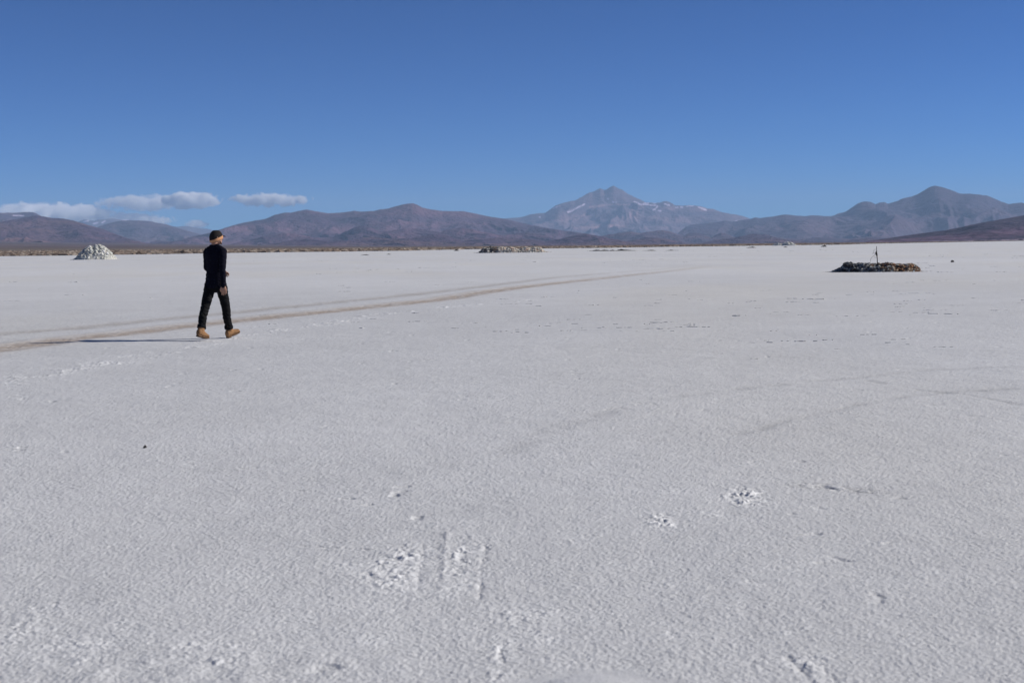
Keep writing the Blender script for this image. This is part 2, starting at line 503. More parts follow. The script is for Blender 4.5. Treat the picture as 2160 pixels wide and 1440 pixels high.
def paint_volcano(px, py, C):
    n = fbm(px * .08, py * .14, 4, 7)
    bei = np.zeros(px.shape)
    for x, y, rx, ry, s in ((1335, 452, 16, 14, .8), (1185, 465, 28, 8, .55), (1275, 478, 45, 5, .8), (1160, 474, 28, 5, .5), (1400, 480, 45, 4, .35),
                            (1345, 440, 14, 8, .4), (1410, 442, 22, 10, .35), (1490, 441, 18, 4, .8), (1120, 467, 30, 5, .4), (1440, 468, 60, 7, .25), (1310, 466, 40, 10, .3)):
        bei = np.maximum(bei, s * np.exp(-((px - x) / rx) ** 2 - ((py - y) / ry) ** 2) * (1 + 1.6 * n))
    for pts, w, s in (([(1219, 463), (1248, 441), (1262, 434), (1300, 431), (1335, 432)], 1.4, .7), ([(1245, 437), (1272, 433)], 2.6, .7),
                      ([(1330, 485), (1296, 490), (1273, 484)], 1.2, .5)):
        bei = np.maximum(bei, s * stroke(px, py, pts, w))
    bei = np.clip(bei, 0, 1)[..., None]
    C = C * (1 - bei) + np.array([.42, .31, .26]) * bei
    sn = np.zeros(px.shape)
    for pts, w in (([(1198, 447.5), (1215, 440), (1233, 431)], 1.3), ([(1167, 440), (1176, 435.5)], .9), ([(1138, 457.5), (1139, 458)], 1.3), ([(1180, 434.8), (1181, 435)], .8),
                   ([(1292, 426), (1295, 426.4)], 1.2), ([(1299, 427), (1301, 427)], .8), ([(1282, 419), (1283, 420)], 1.2), ([(1337, 425.6), (1347, 427.4)], 1.0),
                   ([(1347, 430), (1353, 432)], 1.6), ([(1356, 431), (1368, 432)], .9), ([(1364, 431), (1366, 432)], 1.6), ([(1387, 435), (1384, 439)], 1.2),
                   ([(1377, 443), (1382, 441.5)], 1.3), ([(1389, 444), (1394, 445)], 1.3), ([(1425, 438), (1430, 437.4)], .9), ([(1436, 437), (1440, 437.5)], 1.3),
                   ([(1370, 433), (1385, 433)], .7), ([(1378, 428.5), (1383, 428.5)], .9), ([(1550, 469), (1554, 466)], 1.4), ([(1448, 435), (1462, 434.5)], .8), ([(1473, 437), (1490, 443)], 1.2), ([(1402, 430), (1412, 433)], .9), ([(1358, 428.5), (1368, 429)], .8)):
        sn = np.maximum(sn, stroke(px, py, pts, w))
    sn = np.clip(sn, 0, 1)[..., None]
    return C * (1 - sn) + np.array([.85, .87, .9]) * sn

def paint_snow(lst):
    def f(px, py, C):
        sn = np.zeros(px.shape)
        for pts, w in lst: sn = np.maximum(sn, stroke(px, py, pts, w))
        sn = np.clip(sn, 0, 1)[..., None]
        return C * (1 - sn) + np.array([.85, .87, .9]) * sn
    return f

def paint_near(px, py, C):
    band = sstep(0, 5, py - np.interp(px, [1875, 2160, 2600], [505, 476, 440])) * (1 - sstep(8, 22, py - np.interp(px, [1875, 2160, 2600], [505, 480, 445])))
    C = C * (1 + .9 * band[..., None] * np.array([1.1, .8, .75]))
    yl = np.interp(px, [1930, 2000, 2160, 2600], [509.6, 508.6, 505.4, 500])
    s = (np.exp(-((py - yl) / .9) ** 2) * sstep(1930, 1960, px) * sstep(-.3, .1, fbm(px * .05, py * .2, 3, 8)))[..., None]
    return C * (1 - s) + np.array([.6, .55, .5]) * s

HAZY_BR1, HAZY_BR2 = (.092, .066, .088), (.180, .118, .128)  # brown rock shifted to purple, with aerial haze mixed into the colour
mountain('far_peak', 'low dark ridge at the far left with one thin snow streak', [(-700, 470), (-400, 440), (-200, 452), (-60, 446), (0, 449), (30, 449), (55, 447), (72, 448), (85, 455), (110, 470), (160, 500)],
         30000, 6000, 11, HAZY_BR1, (.15, .105, .10), paint=paint_snow([([(28, 454.5), (50, 455)], 1.0)]))
mountain('snowy_range', 'distant pale blue range with snow patches behind the left hills', [(100, 500), (150, 475), (168, 466), (178, 463), (187, 464), (198, 466), (208, 463), (220, 463), (233, 461), (245, 462), (258, 464), (275, 463.5), (300, 472), (330, 478),
         (373, 478), (393, 477), (405, 479), (423, 482), (432, 482), (443, 484), (465, 490), (520, 505)], 54000, 8000, 13, (.11, .10, .10), (.16, .14, .13), spur=2500,
         paint=paint_snow([([(176, 468), (187, 465.5)], 1.4), ([(198, 472), (206, 469.5)], 1.8), ([(258, 464), (271, 464)], 1.2), ([(215, 470), (222, 466)], 1.0)]))
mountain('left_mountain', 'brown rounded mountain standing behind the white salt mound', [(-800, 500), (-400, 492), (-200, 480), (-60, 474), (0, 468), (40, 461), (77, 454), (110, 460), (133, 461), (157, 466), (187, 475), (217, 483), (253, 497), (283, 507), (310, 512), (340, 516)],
         19000, 4600, 17, HAZY_BR1, (.19, .125, .10), spur=1900, rel=.8)
mountain('blue_hill', 'flat topped blue brown hill left of the walking man', [(150, 512), (180, 495), (210, 477), (233, 470), (257, 465), (293, 465), (320, 467), (330, 470), (350, 473), (373, 480), (400, 488), (433, 497), (480, 506), (540, 514)],
         32000, 6500, 19, (.095, .082, .10), (.15, .115, .115), spur=2000)
mountain('low_spur', 'low dark foothill left of the walking man', [(310, 516), (320, 509.5), (335, 507.5), (350, 508.5), (362, 509.5), (385, 505), (400, 501), (430, 498), (470, 505), (520, 515)], 22000, 2500, 23, HAZY_BR1, HAZY_BR2, spur=700)
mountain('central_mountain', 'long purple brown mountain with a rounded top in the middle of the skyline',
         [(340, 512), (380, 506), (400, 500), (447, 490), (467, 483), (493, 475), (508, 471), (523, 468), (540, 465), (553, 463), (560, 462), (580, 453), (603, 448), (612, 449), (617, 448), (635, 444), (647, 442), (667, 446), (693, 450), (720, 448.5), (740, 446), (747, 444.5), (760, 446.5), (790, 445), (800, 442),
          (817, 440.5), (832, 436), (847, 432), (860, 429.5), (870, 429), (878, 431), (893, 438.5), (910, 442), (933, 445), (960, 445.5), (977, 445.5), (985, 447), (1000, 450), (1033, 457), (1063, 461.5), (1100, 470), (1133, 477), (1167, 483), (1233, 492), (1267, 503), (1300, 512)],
         25000, 6500, 29, HAZY_BR1, HAZY_BR2, spur=2100, rows=150)
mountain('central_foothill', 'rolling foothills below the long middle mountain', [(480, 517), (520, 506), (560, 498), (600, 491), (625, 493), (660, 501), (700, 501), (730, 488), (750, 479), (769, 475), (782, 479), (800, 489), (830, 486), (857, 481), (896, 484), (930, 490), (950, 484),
         (973, 480), (1000, 485), (1022, 490), (1060, 496), (1090, 492), (1110, 490), (1140, 495), (1180, 505), (1210, 516)], 18500, 2600, 31, HAZY_BR1, HAZY_BR2, spur=850, jag=1.0)
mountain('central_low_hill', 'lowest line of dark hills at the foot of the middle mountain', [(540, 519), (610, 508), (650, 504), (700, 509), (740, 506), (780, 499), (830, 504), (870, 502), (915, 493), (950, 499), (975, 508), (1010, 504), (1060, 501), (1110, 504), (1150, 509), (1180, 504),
         (1210, 497), (1235, 493), (1260, 497), (1290, 503), (1330, 511), (1360, 517)], 14500, 1800, 37, HAZY_BR1, (.17, .12, .10), spur=600, jag=1.0)
mountain('volcano', 'twin peaked volcano with snow streaks and pale scree, the highest peak in the middle right',
         [(980, 480), (1020, 466), (1063, 461), (1100, 458), (1120, 452), (1135, 450), (1150, 449), (1173, 433), (1185, 429), (1200, 425), (1213, 423), (1233, 412), (1243, 406), (1250, 405), (1260, 400), (1267, 397), (1271, 399), (1275, 401), (1280, 399.5),
          (1288, 394), (1294, 391.5), (1300, 395), (1307, 399), (1312, 400), (1323, 408), (1343, 418), (1363, 427), (1383, 428), (1393, 427), (1400, 424.5), (1407, 424.5), (1418, 429), (1424, 433), (1440, 434), (1455, 433), (1470, 434), (1480, 435.5), (1491, 440), (1505, 441), (1515, 445), (1520, 447),
          (1541, 451), (1565, 455), (1581, 461), (1620, 470), (1700, 490), (1760, 510)], 46000, 10500, 41, (.095, .088, .105), (.20, .15, .14), spur=3000, rows=170, step=.8, paint=paint_volcano)
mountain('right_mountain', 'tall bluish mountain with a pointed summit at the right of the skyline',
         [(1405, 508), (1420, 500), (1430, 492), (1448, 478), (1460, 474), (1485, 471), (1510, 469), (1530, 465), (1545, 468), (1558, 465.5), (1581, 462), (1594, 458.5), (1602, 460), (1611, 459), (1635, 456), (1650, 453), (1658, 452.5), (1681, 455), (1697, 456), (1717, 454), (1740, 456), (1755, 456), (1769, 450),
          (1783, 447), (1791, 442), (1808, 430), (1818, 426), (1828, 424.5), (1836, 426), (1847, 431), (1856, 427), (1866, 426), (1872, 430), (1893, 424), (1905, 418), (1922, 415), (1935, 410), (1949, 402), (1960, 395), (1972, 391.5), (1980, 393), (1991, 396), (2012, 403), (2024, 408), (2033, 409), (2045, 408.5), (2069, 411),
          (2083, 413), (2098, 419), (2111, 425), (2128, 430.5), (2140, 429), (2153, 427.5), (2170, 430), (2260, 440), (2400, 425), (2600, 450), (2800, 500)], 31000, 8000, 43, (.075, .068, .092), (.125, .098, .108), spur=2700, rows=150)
mountain('right_foothill', 'jumbled foothills in front of the volcano and the right mountain', [(1190, 516), (1230, 505), (1270, 497), (1300, 492), (1330, 488), (1350, 492), (1375, 488), (1400, 485), (1420, 490), (1440, 497), (1463, 490), (1490, 497), (1500, 502), (1520, 490),
         (1535, 494), (1560, 504), (1590, 498), (1615, 494), (1640, 500), (1680, 505), (1730, 500), (1790, 504), (1850, 497), (1880, 502), (1930, 510), (1960, 514)], 22000, 3200, 47, (.085, .075, .095), (.18, .132, .125), spur=900, jag=1.2)
mountain('right_low_hill', 'lowest blue hills just above the brown plain on the right', [(1280, 517), (1340, 505), (1367, 500), (1400, 502), (1426, 508), (1445, 514), (1480, 513), (1510, 506), (1550, 501), (1590, 493), (1615, 495), (1650, 504), (1700, 510), (1780, 509), (1810, 504),
         (1840, 501), (1870, 504), (1930, 512)], 15500, 2200, 53, (.08, .072, .095), (.17, .125, .12), spur=600, jag=1.2)
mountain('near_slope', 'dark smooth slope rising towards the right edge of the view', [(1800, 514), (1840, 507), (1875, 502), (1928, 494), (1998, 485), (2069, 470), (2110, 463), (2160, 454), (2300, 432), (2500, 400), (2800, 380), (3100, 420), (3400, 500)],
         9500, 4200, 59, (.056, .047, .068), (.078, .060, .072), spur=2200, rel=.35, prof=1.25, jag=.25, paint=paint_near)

# ------------------------------------------------------------------ rough brown crust between salt and plain
def ico(sub):
    bm = bmesh.new(); bmesh.ops.create_icosphere(bm, subdivisions=sub, radius=1)
    V = np.array([v.co[:] for v in bm.verts]); T = np.array([[v.index for v in f.verts] for f in bm.faces])
    bm.free(); return V, T
ICO = {s: ico(s) for s in (1, 2, 3)}

def lumps(centres, radii, cols, sub=2, rough=.35, squash=.7, seed=0, angular=True):
    V0, T0 = ICO[sub]
    n = len(centres); k = len(V0)
    g = np.random.default_rng(seed)
    P = np.repeat(V0[None], n, 0)
    off = g.uniform(-50, 50, (n, 1, 3))
    q = (P * 1.3 + off).reshape(-1, 3)
    d = noise3(q, 1.0, seed) + .5 * noise3(q, 2.6, seed + 3)
    s = 1 + rough * d.reshape(n, k)
    if angular: s = np.round(s * 7) / 7 * .5 + s * .5
    ax = g.uniform(.75, 1.3, (n, 1, 3)); ax[..., 2] *= squash
    a = g.uniform(0, 6.28, n); ca, sa = np.cos(a)[:, None], np.sin(a)[:, None]
    P = P * s[..., None] * ax
    x = P[..., 0] * ca - P[..., 1] * sa; y = P[..., 0] * sa + P[..., 1] * ca
    P = np.stack([x, y, P[..., 2]], -1) * np.asarray(radii)[:, None, None] + np.asarray(centres)[:, None, :]
    T = (T0[None] + (np.arange(n) * k)[:, None, None]).reshape(-1, 3)
    C = np.repeat(np.asarray(cols)[:, None, :], k, 1).reshape(-1, 3)
    return P.reshape(-1, 3), T, C

def build_rough_crust():
    g = np.random.default_rng(5)
    n = 26000
    px = g.uniform(-160, 2330, n)
    az = np.arctan((px - 1080) / F)
    e = salt_edge(az)
    f = g.beta(1, 2.2, n)
    d = e * 1.01 + f * 1500 + g.normal(0, 2, n)
    x = d * np.sin(az); y = d * np.cos(az)
    r = g.lognormal(-.15, .4, n) * (.75 + d / 1800)
    r = np.minimum(r, 1.7)
    hs = g.uniform(.25, .62, n)
    z = zg_far(x, y)
    base = np.array([(.30, .235, .185), (.22, .17, .135), (.42, .36, .30), (.16, .125, .10)])
    pick = g.choice(4, n, p=[.42, .28, .2, .1])
    C = base[pick] * g.uniform(.8, 1.2, (n, 1))
    V, T, C = lumps(np.stack([x, y, z], -1), r, C, sub=1, rough=.5, squash=.42, seed=9)
    me = np_mesh('rough_crust', V, T, mat_plain, C, smooth=False)
    tag(link('rough_crust', me), 'lumpy brown crust fringing the far edge of the white salt', 'rough crust', kind='stuff')
build_rough_crust()

# ------------------------------------------------------------------ mounds
def mound(name, label, cat, x0, x1, ybase, ytop_pts, depth_f, cols, n, rr, seed, mat=mat_lump, group=None, rough=.4, squash=.85, sub=2, colfn=None, hole=0, smooth=False):
    """heap of lumps : outline height is given along its length"""
    g = np.random.default_rng(seed)
    c = ground((x0 + x1) / 2, ybase)
    D = np.hypot(*c); mpp = D / F
    L = (x1 - x0) * mpp / 2
    dep = L * depth_f
    fwd = c / D; side = np.array([fwd[1], -fwd[0]])
    ctr = c + fwd * dep * .85
    xs = np.array([p[0] for p in ytop_pts]); hs = (ybase - np.array([p[1] for p in ytop_pts])) * mpp * 1.04
    Vs, Ts, Cs = [], [], []
    # solid core
    nu, nv = 64, 28
    U, W = np.meshgrid(np.linspace(-1, 1, nu), np.linspace(-1, 1, nv))
    def hgt(U, W):
        h = np.interp(U * (x1 - x0) / 2 + (x0 + x1) / 2, xs, hs)
        env = np.clip(1 - np.abs(W) ** 2.2, 0, 1) ** .75
        if hole: env = env * (1 - hole * np.exp(-(W / .45) ** 2) * np.clip(1 - (U / .8) ** 2, 0, 1))
        return h * env
    w_env = np.sqrt(np.clip(1 - U ** 2 * .85, .05, 1))
    H = hgt(U, W)
    pu = U * L; pw = W * dep * w_env
    wn = .12 * fbm(pu / L * 4, pw / dep * 4, 3, seed) * H.max()
    core = np.stack([pu * side[0] + pw * fwd[0], pu * side[1] + pw * fwd[1], H * .86 + wn * (H > .02) - .03], -1)
    def colour(u, w, h, k):
        if colfn is not None: return colfn(u, w, h, g)
        return np.array(cols)[g.integers(0, len(cols), k)] * g.uniform(.8, 1.2, (k, 1))
    u = g.uniform(-.97, .97, n); w = g.uniform(-.97, .97, n)
    h = hgt(u, w)
    t = g.uniform(0, 1, n) ** .4
    we = np.sqrt(np.clip(1 - u ** 2 * .85, .05, 1))
    rad = g.uniform(rr[0], rr[1], n) * (.5 + .5 * np.clip(h / h.max(), .1, 1))
    cz = np.maximum(h - rad * .75, 0) * 1.0
    C = colour(u, w, h, n)
    cen = np.stack([u * L * side[0] + w * dep * we * fwd[0], u * L * side[1] + w * dep * we * fwd[1], cz], -1)
    V, T, Cc = lumps(cen, rad, C, sub=sub, rough=rough, squash=squash, seed=seed)
    # small pieces spilled round the foot
    ns = n // 3
    ang = g.uniform(0, 6.283, ns); rr_ = 1 + np.abs(g.normal(0, .07, ns))
    su = np.sign(np.cos(ang)) * np.abs(np.cos(ang)) ** .8 * rr_; sw_ = np.sin(ang) * rr_ * np.sqrt(np.clip(1 - .85 * np.clip(np.abs(su), 0, 1) ** 2, .1, 1))
    V2, T2, C2 = lumps(np.stack([su * L * side[0] + sw_ * dep * fwd[0], su * L * side[1] + sw_ * dep * fwd[1], np.zeros(ns)], -1), rr[0] * g.uniform(.25, .8, ns),
                       colour(su, sw_, np.zeros(ns), ns), sub=1, rough=rough, squash=.7, seed=seed + 40)
    T = np.concatenate([T, T2 + len(V)]); V = np.concatenate([V, V2]); Cc = np.concatenate([Cc, C2])
    gq = grid_quads(nv, nu)
    gt = np.concatenate([gq[:, [0, 1, 2]], gq[:, [0, 2, 3]]])
    cc = colour(U.ravel(), W.ravel(), H.ravel(), U.size) * .9
    V = np.concatenate([core.reshape(-1, 3), V]); T = np.concatenate([gt, T + U.size]); Cc = np.concatenate([cc, Cc])
    me = np_mesh(name, V, T, mat, np.clip(Cc, .01, .8), smooth=smooth)
    zb = float(zg_far(ctr[0:1], ctr[1:2])[0])
    o = link(name, me, loc=(ctr[0], ctr[1], zb))
    return tag(o, label, cat, group)

WH = [(.72, .72, .66), (.80, .80, .74), (.64, .65, .60), (.70, .67, .60)]
mound('salt_mound', 'tall white heap of knobbly salt lumps standing alone on the left', 'salt mound', 158, 243, 547.5,
      [(158, 547), (166, 542), (172, 534), (180, 526), (190, 520.5), (197, 521.5), (199, 523), (203, 518.5), (211, 518.3), (217, 521), (225, 526.5), (233, 535), (240, 543), (243, 547)],
      .75, WH, 420, (.16, .36), 3, group='salt mounds', rough=.45)
mound('salt_mound', 'long pale rubble bank of salt blocks in the middle distance', 'salt mound', 1009, 1156, 533,
      [(1009, 532.5), (1015, 526), (1022, 522.5), (1035, 521), (1045, 522.5), (1055, 520.5), (1063, 522), (1070, 524), (1076, 521.5), (1085, 523), (1095, 526), (1105, 523), (1112, 521.5), (1118, 524), (1128, 521.5), (1140, 523), (1147, 530), (1156, 532.5)],
      .26, WH, 520, (.16, .42), 4, group='salt mounds', rough=.5,
      colfn=lambda u, w, h, g: np.where((u[:, None] < -.42) & (g.random((len(u), 1)) < .7), np.array([[.16, .16, .155]]), np.array([[.74, .70, .62]])) * g.uniform(.55, 1.2, (len(u), 1)) * np.where(g.random((len(u), 1)) < .25, np.array([[1.05, .82, .72]]), 1.0))
mound('salt_mound', 'larger of the two far white mounds at the edge of the brown plain', 'salt mound', 1650, 1678, 518,
      [(1650, 517), (1654, 512), (1660, 510.3), (1668, 511.2), (1673, 513.5), (1678, 517.5)], .6, WH, 90, (.4, .9), 5, group='salt mounds', rough=.4)
mound('salt_mound', 'smaller of the two far white mounds at the edge of the brown plain', 'salt mound', 1630, 1650, 518,
      [(1630, 517), (1635, 514.5), (1641, 513), (1647, 514.5), (1650, 517)], .6, WH, 60, (.3, .8), 6, group='salt mounds', rough=.4)

def mudcol(u, w, h, g):
    k = len(u)
    grey = np.array([.15, .15, .15]); lt = np.array([.36, .36, .33]); br = np.array([.24, .13, .075]); tan = np.array([.34, .25, .17]); blk = np.array([.055, .05, .05])
    r = g.random(k)
    right = sstep(-.05, .35, u + g.normal(0, .12, k))
    c = np.where((r < .45)[:, None], grey, np.where((r < .75)[:, None], blk, lt))
    c2 = np.where((r < .4)[:, None], br, np.where((r < .62)[:, None], tan, np.where((r < .8)[:, None], blk, lt)))
    c = c * (1 - right[:, None]) + c2 * right[:, None]
    low = (h < .08) & (g.random(k) < .35)
    return np.where(low[:, None], np.array([.42, .43, .42]), c) * g.uniform(.95, 1.6, (k, 1))
mound('mud_ring', 'low dark ring of grey and rust brown mud clods around an iron stake', 'mud ring', 1756, 1938, 574,
      [(1756, 573), (1768, 569), (1778, 564), (1786, 552), (1793, 548), (1800, 548.5), (1807, 552), (1813, 548), (1825, 549), (1840, 549.5), (1855, 549), (1872, 548.5), (1880, 550), (1892, 553.5), (1905, 555.5), (1915, 557), (1926, 561), (1932, 566), (1938, 573)],
      .55, None, 900, (.045, .13), 8, mat=mat_mud, rough=.55, colfn=mudcol, hole=.75)

DK = [(.10, .095, .09), (.07, .068, .065), (.14, .13, .12)]
small = [
    ('low dark bank with four humps, the longest of the far dark banks', 1243, 1341, 529.2, [(1243, 529), (1250, 528), (1257, 526.3), (1263, 526.6), (1268, 527.6), (1276, 526.1), (1283, 527.4), (1285, 528.4), (1292, 526.6), (1299, 528.3), (1303, 527.2), (1310, 525.2), (1318, 526.8), (1330, 527.8), (1341, 529)], .12, (.12, .3), 160),
    ('thin dark bank just right of the four humped bank', 1356, 1384, 528.9, [(1356, 528.6), (1366, 528), (1374, 526.7), (1379, 527.5), (1384, 528.6)], .2, (.08, .2), 50),
    ('faint dark mound right of the thin dark bank', 1405, 1432, 528.5, [(1405, 528.3), (1412, 527.3), (1416, 526.6), (1421, 527.8), (1432, 528.2)], .2, (.07, .18), 50),
    ('short black mound below the two far white mounds, on their left', 1576, 1595, 522.6, [(1576, 522.2), (1581, 521), (1588, 520.4), (1595, 522.3)], .3, (.15, .3), 40),
    ('tiny black mound directly below the two far white mounds', 1653, 1661, 521.8, [(1653, 521.5), (1657, 519.8), (1661, 521.5)], .5, (.15, .3), 20),
    ('small peaked dark mound between the far white mounds and the iron stake', 1731, 1743, 520.6, [(1731, 520.2), (1735, 518.5), (1739, 516.8), (1741, 517.5), (1743, 520)], .5, (.15, .35), 30),
    ('flat grey mound left of centre between the man and the rubble bank', 760, 779, 538.3, [(760, 538), (766, 537), (773, 536.6), (779, 538)], .3, (.06, .15), 40),
    ('very small grey mound just right of the flat grey mound', 816, 825, 536.8, [(816, 536.5), (820, 535.2), (825, 536.5)], .5, (.06, .15), 20),
    ('brown mound at the salt edge left of the pale rubble bank', 957, 968, 529.2, [(957, 529), (961, 526.5), (964, 526), (968, 528.8)], .5, (.12, .25), 25),
]
for i, (lab, x0, x1, yb, top, df, rr, n) in enumerate(small):
    mound('dark_mound', lab, 'dark mound', x0, x1, yb, top, df, DK, n, rr, 20 + i, mat=mat_mud, group='small dark mounds on the far salt', rough=.4, squash=.6)

def stone(label, px, py, w, h, col, seed, name='stone'):
    c = ground(px, py); D = np.hypot(*c); m = D / F
    V, T, C = lumps([[0, 0, h * m * .3]], [w * m / 2], [col], sub=3, rough=.45, squash=h / w * 1.2, seed=seed)
    o = link(name, np_mesh(name, V, T, mat_mud, C, smooth=False), loc=(c[0], c[1], float(terrain(np.array([c[0]]), np.array([c[1]]))[0][0])))
    tag(o, label, 'stone', group='loose stones on the salt')
stone('small dark stone on the open salt right of the mud ring', 2009, 553, 5.5, 3.5, (.11, .10, .09), 61)
stone('single dark pebble in the empty salt below the walking man', 306, 944, 7, 5, (.07, .07, .07), 62)

# iron stake with wire
def tube_mesh(paths, n=8):
    Vs, Fs, b = [], [], 0
    for pts, rad in paths:
        pts = np.array(pts, float); rad = np.broadcast_to(rad, (len(pts),))
        tg = np.gradient(pts, axis=0); tg /= np.linalg.norm(tg, axis=1, keepdims=True)
        ref = np.array([0, 0, 1.]) if abs(tg[0, 2]) < .8 else np.array([1., 0, 0])
        for i, (p, t, r) in enumerate(zip(pts, tg, rad)):
            a = np.cross(t, ref); a /= np.linalg.norm(a); c = np.cross(t, a)
            for k in range(n):
                th = 2 * math.pi * k / n
                Vs.append(p + r * (math.cos(th) * a + math.sin(th) * c))
        for i in range(len(pts) - 1):
            for k in range(n):
                k2 = (k + 1) % n
                Fs.append([b + i * n + k, b + i * n + k2, b + (i + 1) * n + k2, b + (i + 1) * n + k])
        for i0, rev in ((0, 1), (len(pts) - 1, 0)):
            Vs.append(pts[i0]); ci = len(Vs) - 1
        for k in range(n):
            k2 = (k + 1) % n
            Fs.append([b + k2, b + k, len(Vs) - 2, len(Vs) - 2])
            Fs.append([b + (len(pts) - 1) * n + k, b + (len(pts) - 1) * n + k2, len(Vs) - 1, len(Vs) - 1])
        b = len(Vs)
    return np.array(Vs), Fs

def tube_obj(name, paths, mat, parent=None, n=8):
    V, Fq = tube_mesh(paths, n)
    me = bpy.data.meshes.new(name)
    me.from_pydata([tuple(v) for v in V], [], [tuple(dict.fromkeys(f)) for f in Fq]); me.update()
    me.polygons.foreach_set('use_smooth', np.ones(len(me.polygons), bool))
    me.materials.append(mat)
    return link(name, me, parent)

mat_iron = simple_mat('rusty_iron', (.035, .030, .028), .8, 40, .5, .003)
def stake():
    c = ground(1850, 574); D = np.hypot(*c); m = D / F
    fwd = c / D; side = np.array([fwd[1], -fwd[0]])
    base = c + fwd * 1.15
    m = np.hypot(*base) / F
    root = bpy.data.objects.new('iron_stake', None); COL.objects.link(root)
    root.location = (base[0], base[1], 0)
    tag(root, 'thin upright iron stake with bent wire, stuck in the mud ring', 'stake')
    def P(px, py, dz=0):      # photograph offsets from the foot, in the stake's own plane
        u = (px - 1850.5) * m; z = (572.5 - py) * m
        return (u * side[0] + dz * fwd[0], u * side[1] + dz * fwd[1], z)
    tube_obj('pole', [([P(1851.5, 576), P(1850.8, 548), P(1849.8, 535), P(1849.2, 528), P(1849.2, 520.5)], [.024, .023, .020, .017, .012])], mat_iron, root)
    tube_obj('wire', [([P(1849, 527, -.02), P(1845.5, 527.5, -.03), P(1843.3, 530.5, -.04), P(1843.8, 534, -.02), P(1846.5, 536, 0), P(1849, 536, 0)], .006),
                      ([P(1849, 535.5), P(1846, 538.5, -.05), P(1841, 542, -.1), P(1838, 545.5, -.12), P(1837.3, 551, -.12), P(1837.5, 556, -.12)], .007),
                      ([P(1850, 543.5), P(1847, 543.5, .02), P(1845, 542.5, .03)], .008),
                      ([P(1841, 535.8, -.04), P(1844.5, 534.2, -.02)], .008)], mat_iron, root, 6)
    tube_obj('clamp', [([P(1849.2, 531), P(1848.6, 533.5), P(1849.6, 537.5), P(1850.3, 541)], [.022, .05, .045, .025])], mat_iron, root, 8)
stake()

# ------------------------------------------------------------------ broken crust plates on the salt
def crust_plates():
    g = np.random.default_rng(15)
    zones = [  # x0,x1,y0,y1,count,size(m)
        (1540, 2160, 612, 622, 70, .16), (1570, 2200, 628, 648, 110, .17), (1540, 2100, 648, 668, 120, .16), (1020, 1520, 680, 702, 150, .14),
        (1050, 1150, 625, 648, 60, .16), (1150, 1500, 640, 680, 50, .13), (1580, 1780, 715, 725, 30, .12), (1560, 2160, 690, 760, 50, .10),
        (1880, 2180, 530, 575, 160, .30), (1500, 1880, 520, 535, 120, .7), (600, 1000, 560, 580, 60, .26), (0, 420, 560, 640, 60, .2), (740, 870, 566, 574, 40, .3),
        (560, 1000, 590, 620, 50, .18), (1330, 1450, 546, 556, 50, .3), (1200, 1560, 590, 640, 60, .16), (520, 830, 650, 700, 40, .10), (850, 1100, 650, 700, 50, .12),
        (1250, 1460, 525, 532, 80, .5), (0, 1000, 541, 556, 100, .3), (960, 1500, 535, 560, 120, .35), (1780, 2160, 590, 600, 40, .18)]
    Vs, Fs = [], []; b = 0
    for x0, x1, y0, y1, n, s in zones:
        n = int(n * .4)
        # cluster into short strings, like the lips of pressure ridges
        k = 0
        while k < n:
            px, py = g.uniform(x0, x1), g.uniform(y0, y1)
            c = ground(px, py)
            m = int(g.integers(1, 5)); ang = g.normal(0, .35)
            for j in range(m):
                L = s * g.lognormal(-.6, .5); W = L * g.uniform(.3, .8); th = g.uniform(.001, .005) * (1 + s * 1.6)
                tilt = g.uniform(.01, .15); a = ang + g.normal(0, .3)
                q = 7
                t = np.sort(g.uniform(0, 6.28, q)); rx = L / 2 * g.uniform(.7, 1.1, q); ry = W / 2 * g.uniform(.7, 1.1, q)
                X = rx * np.cos(t); Y = ry * np.sin(t)
                hz = (W / 2 - Y) * math.tan(tilt) * 0.5       # lifted on the side towards the viewer
                top = np.stack([X, Y, hz + th], -1); bot = np.stack([X, Y, hz * 0 - .012], -1)
                ca, sa = math.cos(a), math.sin(a)
                P = np.concatenate([top, bot])
                P = np.stack([P[:, 0] * ca - P[:, 1] * sa + c[0], P[:, 0] * sa + P[:, 1] * ca + c[1], P[:, 2]], -1)
                Vs.append(P)
                Fs.append([b + i for i in range(q)])
                Fs.append([b + q + i for i in range(q)][::-1])
                for i in range(q):
                    i2 = (i + 1) % q
                    Fs.append([b + q + i, b + q + i2, b + i2, b + i])
                b += 2 * q
                c = c + np.array([math.cos(ang), math.sin(ang)]) * L * 1.1 + g.normal(0, .03, 2)
                k += 1
    V = np.concatenate(Vs)
    me = bpy.data.meshes.new('broken_crust'); me.from_pydata([tuple(v) for v in V], [], Fs); me.update()
    ca = me.color_attributes.new('col', 'FLOAT_COLOR', 'POINT')
    cc = np.ones((len(V), 4), np.float32); cc[:, :3] = (.52, .515, .505)
    ca.data.foreach_set('color', cc.ravel())
    me.materials.append(mat_salt)
    tag(link('broken_crust', me), 'thin lifted flakes of salt crust casting short dark marks across the flat', 'salt crust', kind='stuff')
crust_plates()

